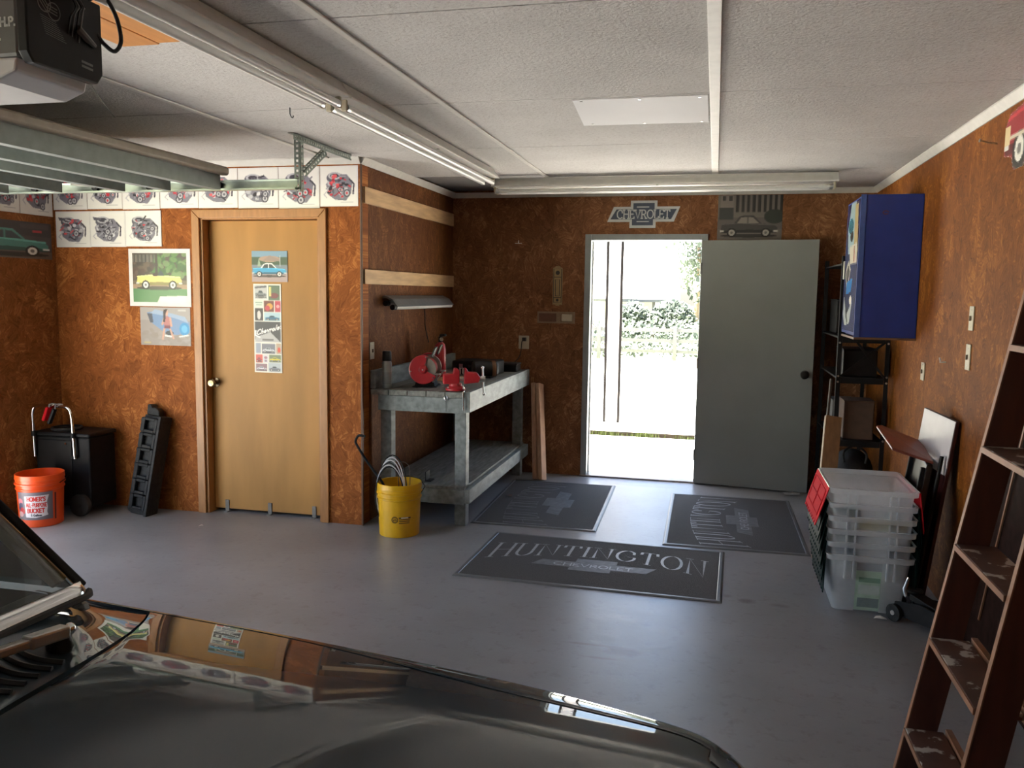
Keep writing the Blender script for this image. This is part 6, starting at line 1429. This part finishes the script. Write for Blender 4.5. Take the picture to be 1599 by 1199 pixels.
m_ = MB(); m_.prism([(4.12, .004), (3.54, 1.52), (2.96, 1.44), (3.15, .004)], lambda u, v: (1.165+.012*v, u, v), lambda u, v: (1.178+.012*v, u, v)); finish('board', m_, mat('dark_board_wood', (0.020, 0.010, 0.008), 0.75, var=.3, spec=.04), dk, bevel=.002)
m_ = MB(); m_.beam((1.160, 3.90, .20), (1.174, 3.45, 1.40), .012, .006, (1, 0, 0)); finish('pale_edge_strip', m_, LADE, dk)
# floor jack
jk = thing('floor_jack', (1.02, 4.3, 0), 'low black trolley jack with a chrome pin beside the totes', 'jack')
JM = Matrix.Translation((1.005, 4.36, 0)) @ Matrix.Rotation(-.95, 4, 'Z')
def J(): m = MB(); m.M = JM; return m
for s in (-.075, .062):
    m_ = J(); m_.prism([(-.06, .03), (.26, .035), (.30, .06), (.28, .10), (.10, .125), (-.05, .095)], lambda u, v: (u, s, v), lambda u, v: (u, s+.012, v)); finish('side_plate', m_, BLACKM, jk, bevel=.003)
for x in (-.035, .25):
    for s in (-.10, .078):
        m_ = J(); m_.cyl((x, s, .043), (x, s+.022, .043), .0425, n=18); wh = finish('wheel', m_, DARKCAST, jk, smooth=True)
        m_ = J(); m_.cyl((x, s-.003, .043), (x, s, .043), .012, n=10); finish('hub', m_, STEEL, wh)
m_ = J(); m_.beam((.24, 0, .085), (.0, 0, .13), .07, .03); m_.lathe([(0, .0), (.035, 0), (.042, .012), (.03, .016), (0, .012)], (.0, 0, .145), n=18); finish('lift_arm', m_, BLACKM, jk, bevel=.004)
m_ = J(); m_.tube([(-.02, -.03, .125), (-.03, -.035, .16), (-.015, -.03, .22)], [.016, .015, .007], 10); finish('chrome_pin', m_, CHROME, jk, smooth=True)
m_ = J(); m_.box(.10, .24, -.055, .055, .045, .075); finish('hydraulic_unit', m_, DARKCAST, jk, bevel=.008)

# wooden stepladder
ld = thing('stepladder', (.85, 2.62, 0), 'dark wooden stepladder with paint splashed steps at the right edge', 'ladder')
rx = lambda z: .630+.171*z
YFAR, YNEAR = 2.862, 2.335
YT = lambda z, far: (YFAR-.030*z/1.6 if far else YNEAR+.030*z/1.6)
for far in (True, False):
    a = Vector((rx(0)+.045, YT(0, far), 0.004)); b = Vector((rx(1.84)+.045, YT(1.84, far), 1.84))
    m_ = MB(); m_.beam(a, b, .022, .09, (1, 0, 0)); finish('front_rail', m_, LADW, ld, bevel=.002)
    m_ = MB(); d_ = Vector((-.046, 0, .008)); m_.beam(a+d_, b+d_, .0225, .0035, (1, 0, 0)); finish('rail_edge', m_, LADE, ld, label='worn paler front edge of the rail')
    a2 = Vector((1.145, YT(0, far)+(-.03 if far else .03), 0.004)); b2 = Vector((1.02, YT(1.80, far)+(-.03 if far else .03), 1.80))
    m_ = MB(); m_.beam(a2, b2, .02, .042, (1, 0, 0)); finish('rear_leg', m_, LADW, ld, bevel=.002)
for z in (.187, .502, .815, 1.130, 1.445):
    x0 = rx(z)-.008
    finish('step', B(x0, x0+.115, YT(z, False)+.0125, YT(z, True)-.0125, z-.020, z), STEPM, ld, bevel=.002, label='step with splashes of white paint')
    finish('step_nose', B(x0-.004, x0-.0005, YT(z, False)+.013, YT(z, True)-.013, z-.019, z-.001), LADE, ld)
for z in (.42, .88, 1.34):
    xx = 1.145-.125*z/1.8; finish('rear_slat', B(xx-.032, xx-.022, YT(z, False)+.01, YT(z, True)-.01, z-.03, z+.03), LADW, ld, bevel=.002)
for z in (.187, .502):
    x0 = rx(z)+.112; finish('back_stay', B(x0, x0+.018, YT(z, False)+.013, YT(z, True)-.013, z-.03, z+.012), LADE, ld)
finish('top_cap', B(rx(1.84)-.01, 1.09, YNEAR-.01, YFAR+.01, 1.842, 1.865), LADW, ld, bevel=.003)

# scraps on the floor
def scrap(c, s, m, label, nm='paper_scrap'):
    rg = random.Random(int(abs(c[0])*1000)); m_ = MB(); n = 8
    P = [(c[0]+s*(.6+.5*rg.random())*math.cos(2*PI*i/n), c[1]+s*(.5+.4*rg.random())*math.sin(2*PI*i/n), c[2]+.003+.012*rg.random()) for i in range(n)]
    m_.add(P+[(c[0], c[1], c[2]+.014)], [(i, (i+1) % n, n) for i in range(n)])
    tag(finish(nm, m_, m, loc=(c[0], c[1], c[2]), thick=.001), label, 'paper scrap')
scrap((-1.50, 6.235, .009), .035, CARDB, 'small tan scrap lying on the left mat near the bench')
scrap((.66, 6.98, .0), .08, mat('clear_film', (0.35, 0.35, 0.36), .3), 'crumpled pale scrap under the free edge of the grey door', 'plastic_scrap')
scrap((.855, 4.33, .0), .035, PAPERW, 'tiny white scrap on the floor in front of the clear totes')
scrap((-3.28, 4.86, .0), .02, PAPERW, 'tiny pale chip on the bare floor left of the wooden door')
